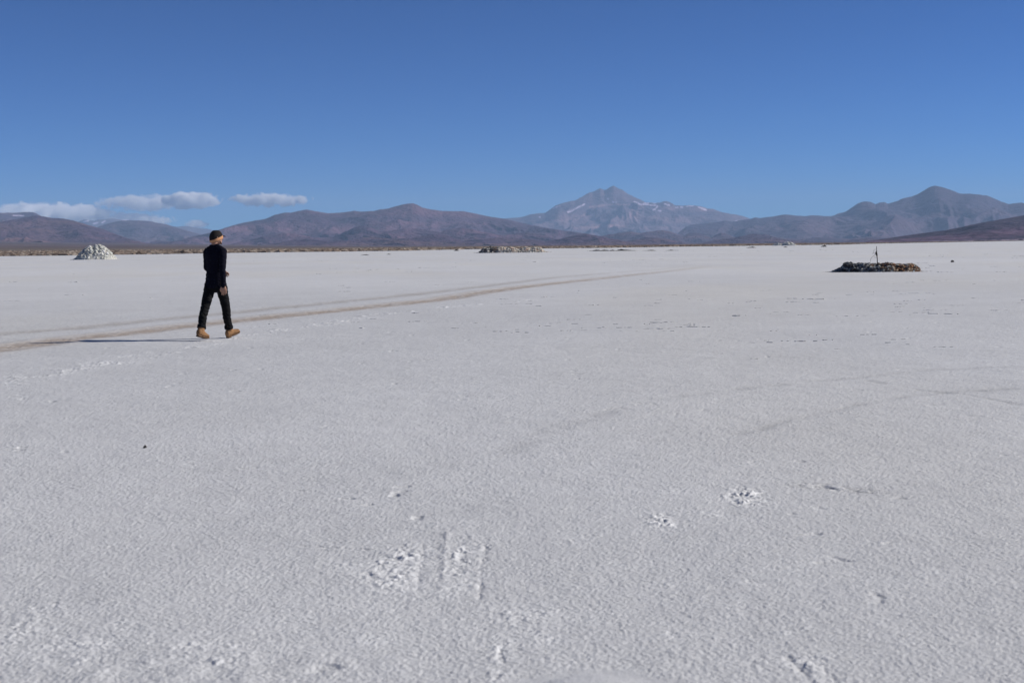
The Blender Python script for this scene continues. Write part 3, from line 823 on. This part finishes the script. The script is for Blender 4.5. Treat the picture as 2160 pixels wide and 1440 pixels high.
# ------------------------------------------------------------------ the walking man
mat_skin = simple_mat('skin', (.42, .23, .16), .55, 30, .10, .0006, .4, 200)
mat_sweater = simple_mat('navy_knit', (.0062, .0062, .0150), .95, 90, .25, .0012, .1, 500)
mat_jeans = simple_mat('black_denim', (.0065, .0065, .008), .9, 60, .45, .0012, .15, 400)
mat_boot = simple_mat('tan_nubuck', (.31, .165, .075), .85, 16, .34, .001, .25, 150)
mat_sole = simple_mat('brown_rubber', (.15, .085, .045), .8, 40, .2, .001, .3)
mat_lace = simple_mat('bootlace', (.20, .11, .05), .8, 40, .2, 0)
mat_cap = simple_mat('black_cap_cloth', (.018, .015, .015), .85, 60, .3, .0008, .2, 300)
mat_band = simple_mat('peach_headband', (.64, .33, .17), .85, 25, .14, .0012, .2, 180)
mat_beard = simple_mat('dark_beard', (.14, .085, .065), .9, 200, .4, .001, .1)

def person():
    foot_mid = (ground(431, 713) + ground(484, 706.5)) / 2
    D0 = 23.75
    c = at_dist(456, 600, D0)[:2]
    fw = c / np.linalg.norm(c); sd_ = np.array([fw[1], -fw[0]])
    root = bpy.data.objects.new('person', None)
    def frame(yaw):
        a = R(yaw)
        Rr = math.cos(a) * sd_ - math.sin(a) * fw
        Ff = math.sin(a) * sd_ + math.cos(a) * fw
        return np.array([Rr[0], Rr[1], 0]), np.array([Ff[0], Ff[1], 0])
    Z = np.array([0, 0, 1.])
    PR, PF = frame(29); TR_, TF = frame(38); HR, HF = frame(64)
    def pel(r, f, z): return PR * r + PF * f + Z * z
    def tor(r, f, z): return TR_ * r + TF * f + Z * z
    hc = sd_.tolist() + [0]; hc = np.array(hc) * .012
    def hd(r, f, z): return hc + HR * r + HF * (f + .012) + Z * z
    parts = {'body': ([], []), 'sweater': ([], []), 'trousers': ([], [])}
    def new(): return [[], []]
    def add(G, V, Fc):
        b = sum(len(v) for v in G[0]); G[0].append(np.asarray(V)); G[1] += [[b + i for i in f] for f in Fc]
    def rings(G, rs):
        """rs : list of (centre, axis_a, axis_b) vectors; closed loft"""
        n = 20; V = []
        for c0, a, b in rs:
            for k in range(n):
                t = 2 * math.pi * k / n
                V.append(c0 + math.cos(t) * a + math.sin(t) * b)
        Fc = []
        for i in range(len(rs) - 1):
            for k in range(n):
                k2 = (k + 1) % n
                Fc.append([i * n + k, i * n + k2, (i + 1) * n + k2, (i + 1) * n + k])
        Fc.append(list(range(n))[::-1]); Fc.append([(len(rs) - 1) * n + k for k in range(n)])
        add(G, V, Fc)
    def limb(G, pts, rad, flat=1.0, ref=None):
        pts = [np.array(p, float) for p in pts]
        # smooth subdivision along the path
        P2, R2 = [], []
        n = len(pts)
        for i in range(n - 1):
            p0 = pts[max(i - 1, 0)]; p1 = pts[i]; p2 = pts[i + 1]; p3 = pts[min(i + 2, n - 1)]
            for s in np.linspace(0, 1, 6, endpoint=False):
                P2.append(.5 * (2 * p1 + (p2 - p0) * s + (2 * p0 - 5 * p1 + 4 * p2 - p3) * s * s + (3 * p1 - p0 - 3 * p2 + p3) * s ** 3))
                R2.append(rad[i] * (1 - s) + rad[i + 1] * s)
        P2.append(pts[-1]); R2.append(rad[-1])
        P2 = np.array(P2); tg = np.gradient(P2, axis=0); tg /= np.linalg.norm(tg, axis=1, keepdims=True)
        r0 = ref if ref is not None else (PR if abs(tg[0] @ PR) < .8 else Z)
        rs = []
        for p, t, r in zip(P2, tg, R2):
            b = np.cross(t, r0); b /= np.linalg.norm(b); a = np.cross(b, t)
            rs.append((p, a * r, b * r * flat))
        rings(G, rs)
        for p, r in ((P2[0], R2[0]), (P2[-1], R2[-1])): ball(G, p, (r, r, r * flat if flat < 1 else r))
    def ball(G, c0, r, ax=None):
        V0, T0 = ICO[2]
        if np.isscalar(r): r = (r, r, r)
        A = np.eye(3) if ax is None else np.array(ax)
        add(G, c0 + (V0 * np.array(r)) @ A, T0.tolist())
    def bake(G, name, mat, parent, voxel=.006, smooth=3, wr=0.0, wscale=(20, 20, 20), keep=None, colors=None):
        V = np.concatenate(G[0])
        me = bpy.data.meshes.new(name); me.from_pydata([tuple(v) for v in V], [], G[1]); me.update()
        bm = bmesh.new(); bm.from_mesh(me); bmesh.ops.recalc_face_normals(bm, faces=bm.faces[:]); bm.to_mesh(me); bm.free()
        o = bpy.data.objects.new(name + '_build', me); COL.objects.link(o)
        m = o.modifiers.new('r', 'REMESH'); m.mode = 'VOXEL'; m.voxel_size = voxel
        s = o.modifiers.new('s', 'SMOOTH'); s.factor = .5; s.iterations = smooth
        dg = bpy.context.evaluated_depsgraph_get()
        me2 = bpy.data.meshes.new_from_object(o.evaluated_get(dg))
        bpy.data.objects.remove(o); me2.name = name
        if wr:
            n = len(me2.vertices); co = np.empty(n * 3, np.float32); me2.vertices.foreach_get('co', co); co = co.reshape(-1, 3).astype(float)
            no = np.empty(n * 3, np.float32); me2.vertices.foreach_get('normal', no); no = no.reshape(-1, 3)
            q = co * np.array(wscale)
            d = ridged(q[:, 0] + q[:, 2] * .6, q[:, 2] + q[:, 1] * .7, 3, 5) - .45
            co += no * (wr * d)[:, None]
            me2.vertices.foreach_set('co', co.astype(np.float32).ravel())
        me2.materials.clear(); me2.materials.append(mat)
        me2.polygons.foreach_set('use_smooth', np.ones(len(me2.polygons), bool)); me2.update()
        return link(name, me2, parent)
    COL.objects.link(root)
    root.location = (c[0], c[1], 0.0)
    tag(root, 'person walking away across the salt in dark sweater, black jeans and tan boots', 'person')

    # joints
    hipR, hipL = pel(.085, .0, .90), pel(-.100, .0, .90)
    kneeR, kneeL = pel(.075, .175, .50), pel(-.100, -.225, .485)
    ankR, ankL = pel(.045, .315, .125), pel(-.085, -.375, .165)
    shR, shL = tor(.162, -.01, 1.425), tor(-.175, .01, 1.425)
    elR, elL = tor(.208, -.090, 1.165), tor(-.225, .06, 1.16)
    wrR, wrL = tor(.214, -.085, .880), tor(-.10, .235, 1.105)
    FRd = (math.sin(R(48)) * sd_ + math.cos(R(48)) * fw); FRd = np.array([FRd[0], FRd[1], 0])
    FLd = (math.sin(R(36)) * sd_ + math.cos(R(36)) * fw); FLd = np.array([FLd[0], FLd[1], 0])

    # --- body : one continuous surface
    B = new()
    rings(B, [(pel(0, -.01, .80), PR * .10, PF * .075), (pel(0, -.01, .88), PR * .14, PF * .095), (pel(0, 0, 1.0), PR * .13, PF * .085), (tor(0, 0, 1.12), TR_ * .13, TF * .085),
              (tor(0, 0, 1.25), TR_ * .150, TF * .095), (tor(0, 0, 1.36), TR_ * .155, TF * .095), (tor(0, 0, 1.43), TR_ * .13, TF * .075), (tor(0, .0, 1.48), TR_ * .065, TF * .055)])
    for hip, kn, an in ((hipR, kneeR, ankR), (hipL, kneeL, ankL)):
        limb(B, [hip, hip * .5 + kn * .5, kn, kn * .6 + an * .4 - PF * .012, an], [.078, .066, .050, .048, .034])
    for sh, el, wr in ((shR, elR, wrR), (shL, elL, wrL)):
        limb(B, [sh, sh * .5 + el * .5, el, el * .6 + wr * .4, wr], [.046, .034, .026, .026, .023])
    # feet inside the boots
    limb(B, [ankR, ankR + FRd * .10 - Z * .03 + Z * .02], [.035, .028]); limb(B, [ankL, ankL + FLd * .09 - Z * .085], [.035, .028])
    # neck, head
    limb(B, [tor(0, -.005, 1.45), hd(0, -.035, 1.53), hd(0, -.03, 1.60)], [.058, .054, .056])
    HCZ = 1.665
    rs = []
    for z, a, b, f in ((1.548, .022, .022, .055), (1.556, .040, .045, .035), (1.575, .054, .066, .018), (1.60, .063, .082, .006), (1.63, .070, .092, -.002),
                       (1.66, .074, .097, -.004), (1.69, .075, .097, -.006), (1.72, .070, .090, -.008), (1.745, .056, .072, -.008), (1.762, .034, .044, -.008), (1.768, .012, .016, -.008)):
        rs.append((hd(0, f, z), HR * a, HF * b))
    rings(B, rs)
    limb(B, [hd(0, .086, 1.676), hd(0, .104, 1.643), hd(0, .098, 1.630)], [.009, .014, .011])       # nose
    ball(B, hd(.015, .096, 1.632), .008); ball(B, hd(-.015, .096, 1.632), .008)
    limb(B, [hd(-.022, .084, 1.603), hd(0, .091, 1.604), hd(.022, .084, 1.603)], [.006, .008, .006])   # lips
    limb(B, [hd(-.020, .083, 1.593), hd(0, .089, 1.592), hd(.020, .083, 1.593)], [.006, .008, .006])
    ball(B, hd(0, .078, 1.565), (.018, .018, .014))                                             # chin
    limb(B, [hd(-.045, .078, 1.690), hd(0, .090, 1.692), hd(.045, .078, 1.690)], [.009, .010, .009])   # brow
    for s in (1, -1):
        limb(B, [hd(s * .078, -.012, 1.674), hd(s * .084, -.022, 1.660), hd(s * .080, -.014, 1.636), hd(s * .074, -.002, 1.625)], [.009, .012, .010, .008], .6, ref=Z)
    # hands
    def hand(w, d, palm_n, side, curl, spread=.10, S=1.14):
        """w wrist, d pointing direction, palm_n the way the palm faces, side towards the thumb"""
        d = d / np.linalg.norm(d); palm_n = palm_n - d * (palm_n @ d); palm_n /= np.linalg.norm(palm_n)
        lat = np.cross(d, palm_n)
        if lat @ side < 0: lat = -lat
        rings(B, [(w - d * .02, lat * .025, palm_n * .021), (w + d * .01, lat * .030, palm_n * .020), (w + d * .045, lat * .043, palm_n * .018),
                  (w + d * .080, lat * .047, palm_n * .016), (w + d * .096, lat * .043, palm_n * .012)])
        for k, (o, L, cu) in enumerate(((.034, .078, 1.0), (.012, .087, 1.0), (-.012, .081, 1.15), (-.033, .065, 1.3))):
            p = w + d * .086 + lat * o
            dirn = d + lat * o * spread * 12
            pts = [p - dirn * .012]; a = 0
            for sgm in (.45, .32, .25):
                a += curl * cu
                v = dirn * math.cos(a) + palm_n * math.sin(a)
                p = p + v / np.linalg.norm(v) * L * sgm
                pts.append(p)
            limb(B, pts, [.0102, .0097, .0089, .0074], ref=lat)
        t0 = w + d * .025 + lat * .028
        limb(B, [t0, t0 + lat * .022 + d * .025 + palm_n * .010, t0 + lat * .028 + d * .052 + palm_n * .022, t0 + lat * .022 + d * .074 + palm_n * .030], [.013, .0115, .0100, .0078], ref=palm_n)
    fr = wrR - elR
    hand(wrR, fr + TR_ * -.01 + TF * .02, -TR_ * .55 + TF * .8, -TR_, .30)
    fl = wrL - elL
    hand(wrL, fl + Z * -.02, -TF + TR_ * -.3, Z, .38)
    body = bake(B, 'body', mat_skin, root, .0035, 2)
    # eyes
    m_eye = simple_mat('eye_white', (.6, .6, .58), .3, 10, .05, 0)
    for s in (1, -1):
        G = new(); ball(G, hd(s * .031, .078, 1.668), .012)
        me = bpy.data.meshes.new('eye')
        me.from_pydata([tuple(v) for v in G[0][0]], [], G[1]); me.materials.append(m_eye)
        link('eye', me, root)
    # beard
    G = new()
    limb(G, [hd(-.060, .030, 1.60), hd(-.045, .058, 1.572), hd(0, .078, 1.560), hd(.045, .058, 1.572), hd(.060, .030, 1.60)], [.007, .010, .014, .010, .007])
    limb(G, [hd(-.02, .088, 1.613), hd(0, .093, 1.615), hd(.02, .088, 1.613)], [.004, .0055, .004])
    bake(G, 'beard', mat_beard, root, .004, 2, .001, (150, 150, 150))

    # --- sweater
    G = new()
    rings(G, [(pel(-.018, -.015, .835), PR * .170, PF * .122), (pel(-.018, -.015, .86), PR * .173, PF * .124), (pel(-.016, -.01, .92), PR * .170, PF * .120), (pel(-.014, -.005, 1.0), PR * .162, PF * .112), (tor(-.012, 0, 1.10), TR_ * .160, TF * .106),
              (tor(0, 0, 1.20), TR_ * .160, TF * .110), (tor(0, -.003, 1.30), TR_ * .176, TF * .118), (tor(0, -.005, 1.38), TR_ * .182, TF * .115), (tor(0, -.005, 1.44), TR_ * .160, TF * .098),
              (tor(0, -.006, 1.475), TR_ * .112, TF * .082), (tor(0, -.004, 1.50), TR_ * .074, TF * .070), (hd(0, -.03, 1.525), HR * .064, HF * .066), (hd(0, -.034, 1.545), HR * .062, HF * .064)])
    for sh, el, wr in ((shR, elR, wrR), (shL, elL, wrL)):
        v = (wr - el) / np.linalg.norm(wr - el)
        limb(G, [sh * .8 + tor(0, 0, 1.43) * .2, sh, sh * .5 + el * .5, el, el * .55 + wr * .45, wr + v * .004], [.064, .066, .058, .051, .045, .036])
        limb(G, [wr - v * .03, wr + v * .012], [.036, .034])
        limb(G, [hd(0, -.03, 1.525) * .8 + tor(0, 0, 1.52) * .2, hd(0, -.03, 1.52) * .5 + sh * .5 + Z * .008, sh + Z * .004], [.056, .056, .060])
    sw = bake(G, 'sweater', mat_sweater, root, .006, 3, .012, (11, 11, 15))

    # --- trousers
    G = new()
    rings(G, [(pel(-.014, -.005, .98), PR * .146, PF * .100), (pel(-.016, -.012, .92), PR * .156, PF * .108), (pel(-.016, -.015, .86), PR * .168, PF * .116), (pel(-.012, -.012, .81), PR * .160, PF * .108), (pel(-.008, 0, .765), PR * .10, PF * .080)])
    for hip, kn, an, s in ((hipR, kneeR, ankR, 1), (hipL, kneeL, ankL, -1)):
        an2 = an + (kn - an) * .15
        limb(G, [hip + PR * s * .004, hip * .6 + kn * .4, kn, kn * .62 + an * .38 - PF * .016, kn * .25 + an * .75, an2], [.096, .087, .068, .067, .058, .056])
    bake(G, 'trousers', mat_jeans, root, .006, 3, .013, (10, 10, 20))
    for kn, an in ((kneeR, ankR), (kneeL, ankL)):
        G = new(); v = (kn - an) / np.linalg.norm(kn - an)
        a = np.cross(v, PF); a /= np.linalg.norm(a); b = np.cross(v, a)
        rs = []
        for s, r in ((-.012, .056), (-.014, .068), (.0, .073), (.03, .072), (.045, .069), (.047, .056)):
            rs.append((an + v * (s + .048), a * r, b * r))
        rings(G, rs)
        bake(G, 'trouser_cuff', mat_jeans, root, .005, 2, .006, (25, 25, 25))
    # back pocket flaps with a rivet
    G = new()
    for s in (1, -1):
        rings(G, [(pel(s * .070, -.116, .82), PR * .002, Z * .002), (pel(s * .070, -.118, .83), PR * .05, Z * .045 + PF * -.004), (pel(s * .070, -.124, .83), PR * .048, Z * .043)])
    bake(G, 'back_pocket', mat_jeans, root, .004, 1)

    # --- boots
    def boot(an, d, pitch_deg, kn):
        p = R(pitch_deg)
        lat = np.cross(d, Z)
        dd = d * math.cos(p) + Z * math.sin(p); up = -d * math.sin(p) + Z * math.cos(p)
        def q(x, y, z): return org + dd * x + lat * y + up * z
        org = an - up * .115
        G = new()
        rs = []
        for x, w_, z0, z1 in ((-.085, .012, .035, .07), (-.080, .030, .022, .105), (-.062, .044, .02, .135), (-.03, .050, .02, .150), (.01, .051, .02, .148), (.045, .050, .02, .132),
                              (.08, .052, .02, .112), (.115, .055, .02, .097), (.15, .054, .02, .088), (.18, .046, .02, .078), (.20, .028, .022, .055), (.208, .010, .03, .042)):
            rs.append((q(x, 0, (z0 + z1) / 2), lat * w_, up * (z1 - z0) / 2))
        rings(G, rs)
        sh_ = (kn - an) / np.linalg.norm(kn - an)
        limb(G, [q(-.022, 0, .075), an - sh_ * .01, an + sh_ * .07], [.053, .056, .059])
        bt = bake(G, 'boot', mat_boot, root, .0045, 3, .003, (30, 30, 30))
        G = new()
        rs = []
        def outline(x):
            xs_ = [-.088, -.075, -.05, 0, .05, .10, .15, .185, .205, .213]; ws = [.012, .036, .043, .042, .040, .049, .054, .046, .030, .010]
            return np.interp(x, xs_, ws)
        for x in np.linspace(-.088, .213, 20):
            h = .034 if x < -.005 else (.028 if x > .03 else .022)
            lift = 0 if x < .15 else (x - .15) * .25
            z0 = 0 if (x < -.005 or x > .03) else .012
            rs.append((q(x, 0, (z0 + h) / 2 + lift), lat * outline(x), up * (h - z0) / 2 * 1.15))
        rings(G, rs)
        bake(G, 'sole', mat_sole, bt, .0045, 1)
        G = new()
        for x, z in ((.055, .116), (.038, .130), (.030, .150), (.028, .168)):
            limb(G, [q(x - .012, -.032, z - .006), q(x + .008, 0, z + .006), q(x - .012, .032, z - .006)], [.0035, .0035, .0035])
        bake(G, 'laces', mat_lace, bt, .003, 0)
    boot(ankR, FRd, 17, kneeR)
    boot(ankL, FLd, -13, kneeL)

    # --- cap, band
    def shell(z0a, ka, z0b, kb, g0, g1, steps, name, mat, closed=False, thick=.0):
        """surface strip on the head ellipsoid between two tilted planes"""
        n = 48; V = []
        cz = 1.652; ax, by, cc = .0775, .1005, .122
        for i in range(steps + 1):
            s = i / steps
            z0 = z0a * (1 - s) + z0b * s; k = ka * (1 - s) + kb * s; g = g0 * (1 - s) + g1 * s + .003 * math.sin(s * math.pi)
            for j in range(n):
                t = 2 * math.pi * j / n; co, si = math.cos(t), math.sin(t)
                lo, hi = 0, 1.0
                for _ in range(26):
                    rho = (lo + hi) / 2
                    z = z0 + k * rho * by * si - cz
                    v = rho * rho + (z / cc) ** 2 - 1
                    if v > 0: hi = rho
                    else: lo = rho
                z = z0 + k * rho * by * si
                wob = 0
                dirn = np.array([rho * co / ax, rho * si / by, (z - cz) / cc ** 1]); 
                V.append(hd((rho * ax + g) * co, (rho * by + g) * si - .006, z + g * (z - cz) / cc))
        Fc = []
        for i in range(steps):
            for j in range(n):
                j2 = (j + 1) % n
                Fc.append([i * n + j, i * n + j2, (i + 1) * n + j2, (i + 1) * n + j])
        if closed:
            V.append(np.mean(V[-n:], axis=0) + Z * .001); ci = len(V) - 1
            for j in range(n): Fc.append([steps * n + j, steps * n + (j + 1) % n, ci])
        me = bpy.data.meshes.new(name); me.from_pydata([tuple(v) for v in V], [], Fc); me.update()
        bm = bmesh.new(); bm.from_mesh(me); bmesh.ops.recalc_face_normals(bm, faces=bm.faces[:]); bm.to_mesh(me); bm.free()
        me.polygons.foreach_set('use_smooth', np.ones(len(me.polygons), bool))
        me.materials.append(mat)
        o = link(name, me, root)
        md = o.modifiers.new('thickness', 'SOLIDIFY'); md.thickness = .003; md.offset = 1
        return o
    cap = shell(1.650, .42, 1.768, .02, .009, .007, 14, 'cap', mat_cap, True)
    band = shell(1.612, .38, 1.656, .42, .010, .014, 6, 'headband', mat_band)
    # knot of the band and brim of the cap
    G = new()
    rs = []
    for s in np.linspace(0, 1, 9):
        w_ = .066 * math.sqrt(max(1 - (s * .96) ** 2.6, .02))
        rs.append((hd(0, .088 + .078 * s, 1.700 - .016 * s - .010 * s * s), HR * w_, Z * .0035))
    rings(G, rs)
    br = bake(G, 'brim', mat_cap, cap, .0032, 1)
    # curve the brim down at the sides
    co = np.empty(len(br.data.vertices) * 3, np.float32); br.data.vertices.foreach_get('co', co); co = co.reshape(-1, 3)
    lat = (co - np.float32(hd(0, .1, 1.7))) @ HR.astype(np.float32)
    co[:, 2] -= (lat ** 2) * 5.0
    br.data.vertices.foreach_set('co', co.ravel()); br.data.update()
    return root
person()
# ------------------------------------------------------------------ clouds far behind the mountains
def cloud_mat(seed, dens, k, thr, asp):
    m = bpy.data.materials.new('cloud_vapour'); m.use_nodes = True
    nt = m.node_tree; nt.nodes.clear()
    out = nt.nodes.new('ShaderNodeOutputMaterial')
    v = nt.nodes.new('ShaderNodeVolumePrincipled')
    v.inputs['Color'].default_value = (.995, .995, .995, 1); v.inputs['Anisotropy'].default_value = 0
    tc = nt.nodes.new('ShaderNodeTexCoord')      # object coordinates run -1..1 inside the cloud
    mp = nt.nodes.new('ShaderNodeMapping'); mp.inputs['Location'].default_value = (seed * 3.7, seed * 1.3, seed)
    mp.inputs['Scale'].default_value = (k * asp[0], k * asp[1], k)
    nt.links.new(tc.outputs['Object'], mp.inputs[0])
    n = noise_tex(nt, mp.outputs[0], 1.0, 7, .58, .35)
    ln = nt.nodes.new('ShaderNodeVectorMath'); ln.operation = 'LENGTH'; nt.links.new(tc.outputs['Object'], ln.inputs[0])
    edge = math_n(nt, 'POWER', ln.outputs['Value'], 3.0)
    sep = nt.nodes.new('ShaderNodeSeparateXYZ'); nt.links.new(tc.outputs['Object'], sep.inputs[0])
    low = math_n(nt, 'MAXIMUM', math_n(nt, 'MULTIPLY', sep.outputs[2], .16), math_n(nt, 'MULTIPLY', sep.outputs[2], -.05))
    a = math_n(nt, 'SUBTRACT', n.outputs['Fac'], math_n(nt, 'MULTIPLY', edge, .35))
    a = math_n(nt, 'SUBTRACT', math_n(nt, 'SUBTRACT', a, low), thr)
    a = math_n(nt, 'MULTIPLY', a, 7.0)
    mn = nt.nodes.new('ShaderNodeClamp'); nt.links.new(a, mn.inputs[0])
    nt.links.new(math_n(nt, 'MULTIPLY', mn.outputs[0], dens), v.inputs['Density'])
    nt.links.new(v.outputs[0], out.inputs['Volume'])
    return m

def cloud(label, x0, x1, y0, y1, seed, dens=.0018, D=112000, k=1.25, thr=.38):
    cx, cy_ = (x0 + x1) / 2, (y0 + y1) / 2
    P = at_dist(cx, cy_, D)
    hx = (x1 - x0) / 2 / F * D; hz = (y1 - y0) / 2 / F * D
    hy = min(hx, hz * 2)
    bm = bmesh.new(); bmesh.ops.create_icosphere(bm, subdivisions=3, radius=1.05)
    me = bpy.data.meshes.new('cloud'); bm.to_mesh(me); bm.free()
    me.materials.append(cloud_mat(seed, dens, k, thr, (hx / hz, hy / hz)))
    o = link('cloud', me, loc=P)
    o.rotation_euler = (0, 0, -math.atan2(P[0], P[1]))
    o.scale = (hx, hy, hz)
    tag(o, label, 'cloud', 'clouds low over the left mountains')
cloud('largest cloud, thin and veiled, above the gap left of the walking man', 178, 440, 402, 452, 3, .0045, thr=.36)
cloud('bright domed cloud at the right end of the largest cloud', 328, 474, 398, 446, 5, .0100, D=108000, thr=.31, k=1.15)
cloud('thin tapering cloud above the walking man', 464, 674, 400, 442, 8, .0070, thr=.35)
cloud('bank of cloud lying along the top of the far left mountains', -110, 262, 420, 486, 12, .0110, thr=.31, k=1.5)
cloud('low pale cloud resting on the snowy range', 180, 375, 442, 486, 15, .0060, thr=.33)
cloud('small faint cloud just left of the walking man above the hills', 382, 444, 458, 490, 21, .0050, thr=.33, k=1.1)

# ------------------------------------------------------------------ haze
def haze():
    me = bpy.data.meshes.new('haze')
    bm = bmesh.new(); bmesh.ops.create_cube(bm, size=1)
    for v in bm.verts:
        v.co.x *= 132000; v.co.y *= 132000
        v.co.z = -2.0 if v.co.z < 0 else 2100.0
    bm.to_mesh(me); bm.free()
    m = bpy.data.materials.new('haze_air'); m.use_nodes = True
    nt = m.node_tree; nt.nodes.clear()
    out = nt.nodes.new('ShaderNodeOutputMaterial')
    v = nt.nodes.new('ShaderNodeVolumePrincipled')
    v.inputs['Color'].default_value = (.48, .695, 1.0, 1)
    v.inputs['Density'].default_value = HAZE
    v.inputs['Anisotropy'].default_value = 0.0
    nt.links.new(v.outputs[0], out.inputs['Volume'])
    me.materials.append(m)
    tag(link('haze', me), kind='stuff')
HAZE = 2.0e-5
haze()

# ------------------------------------------------------------------ light
SUN_EL, SUN_AZ = R(31.0), R(83)       # azimuth clockwise from the view direction (+Y)
sd = bpy.data.lights.new('sun', 'SUN'); sd.energy = 4.8; sd.angle = R(.53); sd.color = (1, .95, .88)
so = bpy.data.objects.new('sun', sd); COL.objects.link(so)
dirv = Vector((math.cos(SUN_EL) * math.sin(SUN_AZ), math.cos(SUN_EL) * math.cos(SUN_AZ), math.sin(SUN_EL)))
so.rotation_euler = dirv.to_track_quat('Z', 'Y').to_euler()
w = bpy.data.worlds.new('World'); scene.world = w; w.use_nodes = True
nt = w.node_tree; nt.nodes.clear()
sky = nt.nodes.new('ShaderNodeTexSky'); sky.sky_type = 'NISHITA'; sky.sun_disc = False
sky.sun_elevation = SUN_EL; sky.sun_rotation = SUN_AZ
sky.altitude = 5000; sky.air_density = 1.0; sky.dust_density = 0.0; sky.ozone_density = 10
bg = nt.nodes.new('ShaderNodeBackground'); bg.inputs[1].default_value = .083
out = nt.nodes.new('ShaderNodeOutputWorld')
gm = nt.nodes.new('ShaderNodeGamma'); gm.inputs[1].default_value = 1.40      # clear thin air: steeper falloff overhead
dn_ = nt.nodes.new('ShaderNodeVectorMath'); dn_.operation = 'SCALE'; dn_.inputs['Scale'].default_value = .1
up_ = nt.nodes.new('ShaderNodeVectorMath'); up_.operation = 'MULTIPLY'; up_.inputs[1].default_value = (7.6, 12.0, 11.4)
nt.links.new(sky.outputs[0], dn_.inputs[0]); nt.links.new(dn_.outputs[0], gm.inputs[0]); nt.links.new(gm.outputs[0], up_.inputs[0])
nt.links.new(up_.outputs[0], bg.inputs[0]); nt.links.new(bg.outputs[0], out.inputs[0])

vs = scene.view_settings
scene.display_settings.display_device = 'sRGB'
vs.view_transform = 'Standard'; vs.look = 'None'; vs.exposure = 0.15; vs.gamma = 1
cy = scene.cycles
cy.volume_bounces = 32
cy.max_bounces = 32
cy.use_denoising = True
cy.denoiser = 'OPENIMAGEDENOISE'
cy.denoising_input_passes = 'RGB_ALBEDO_NORMAL'
cy.denoising_prefilter = 'ACCURATE'
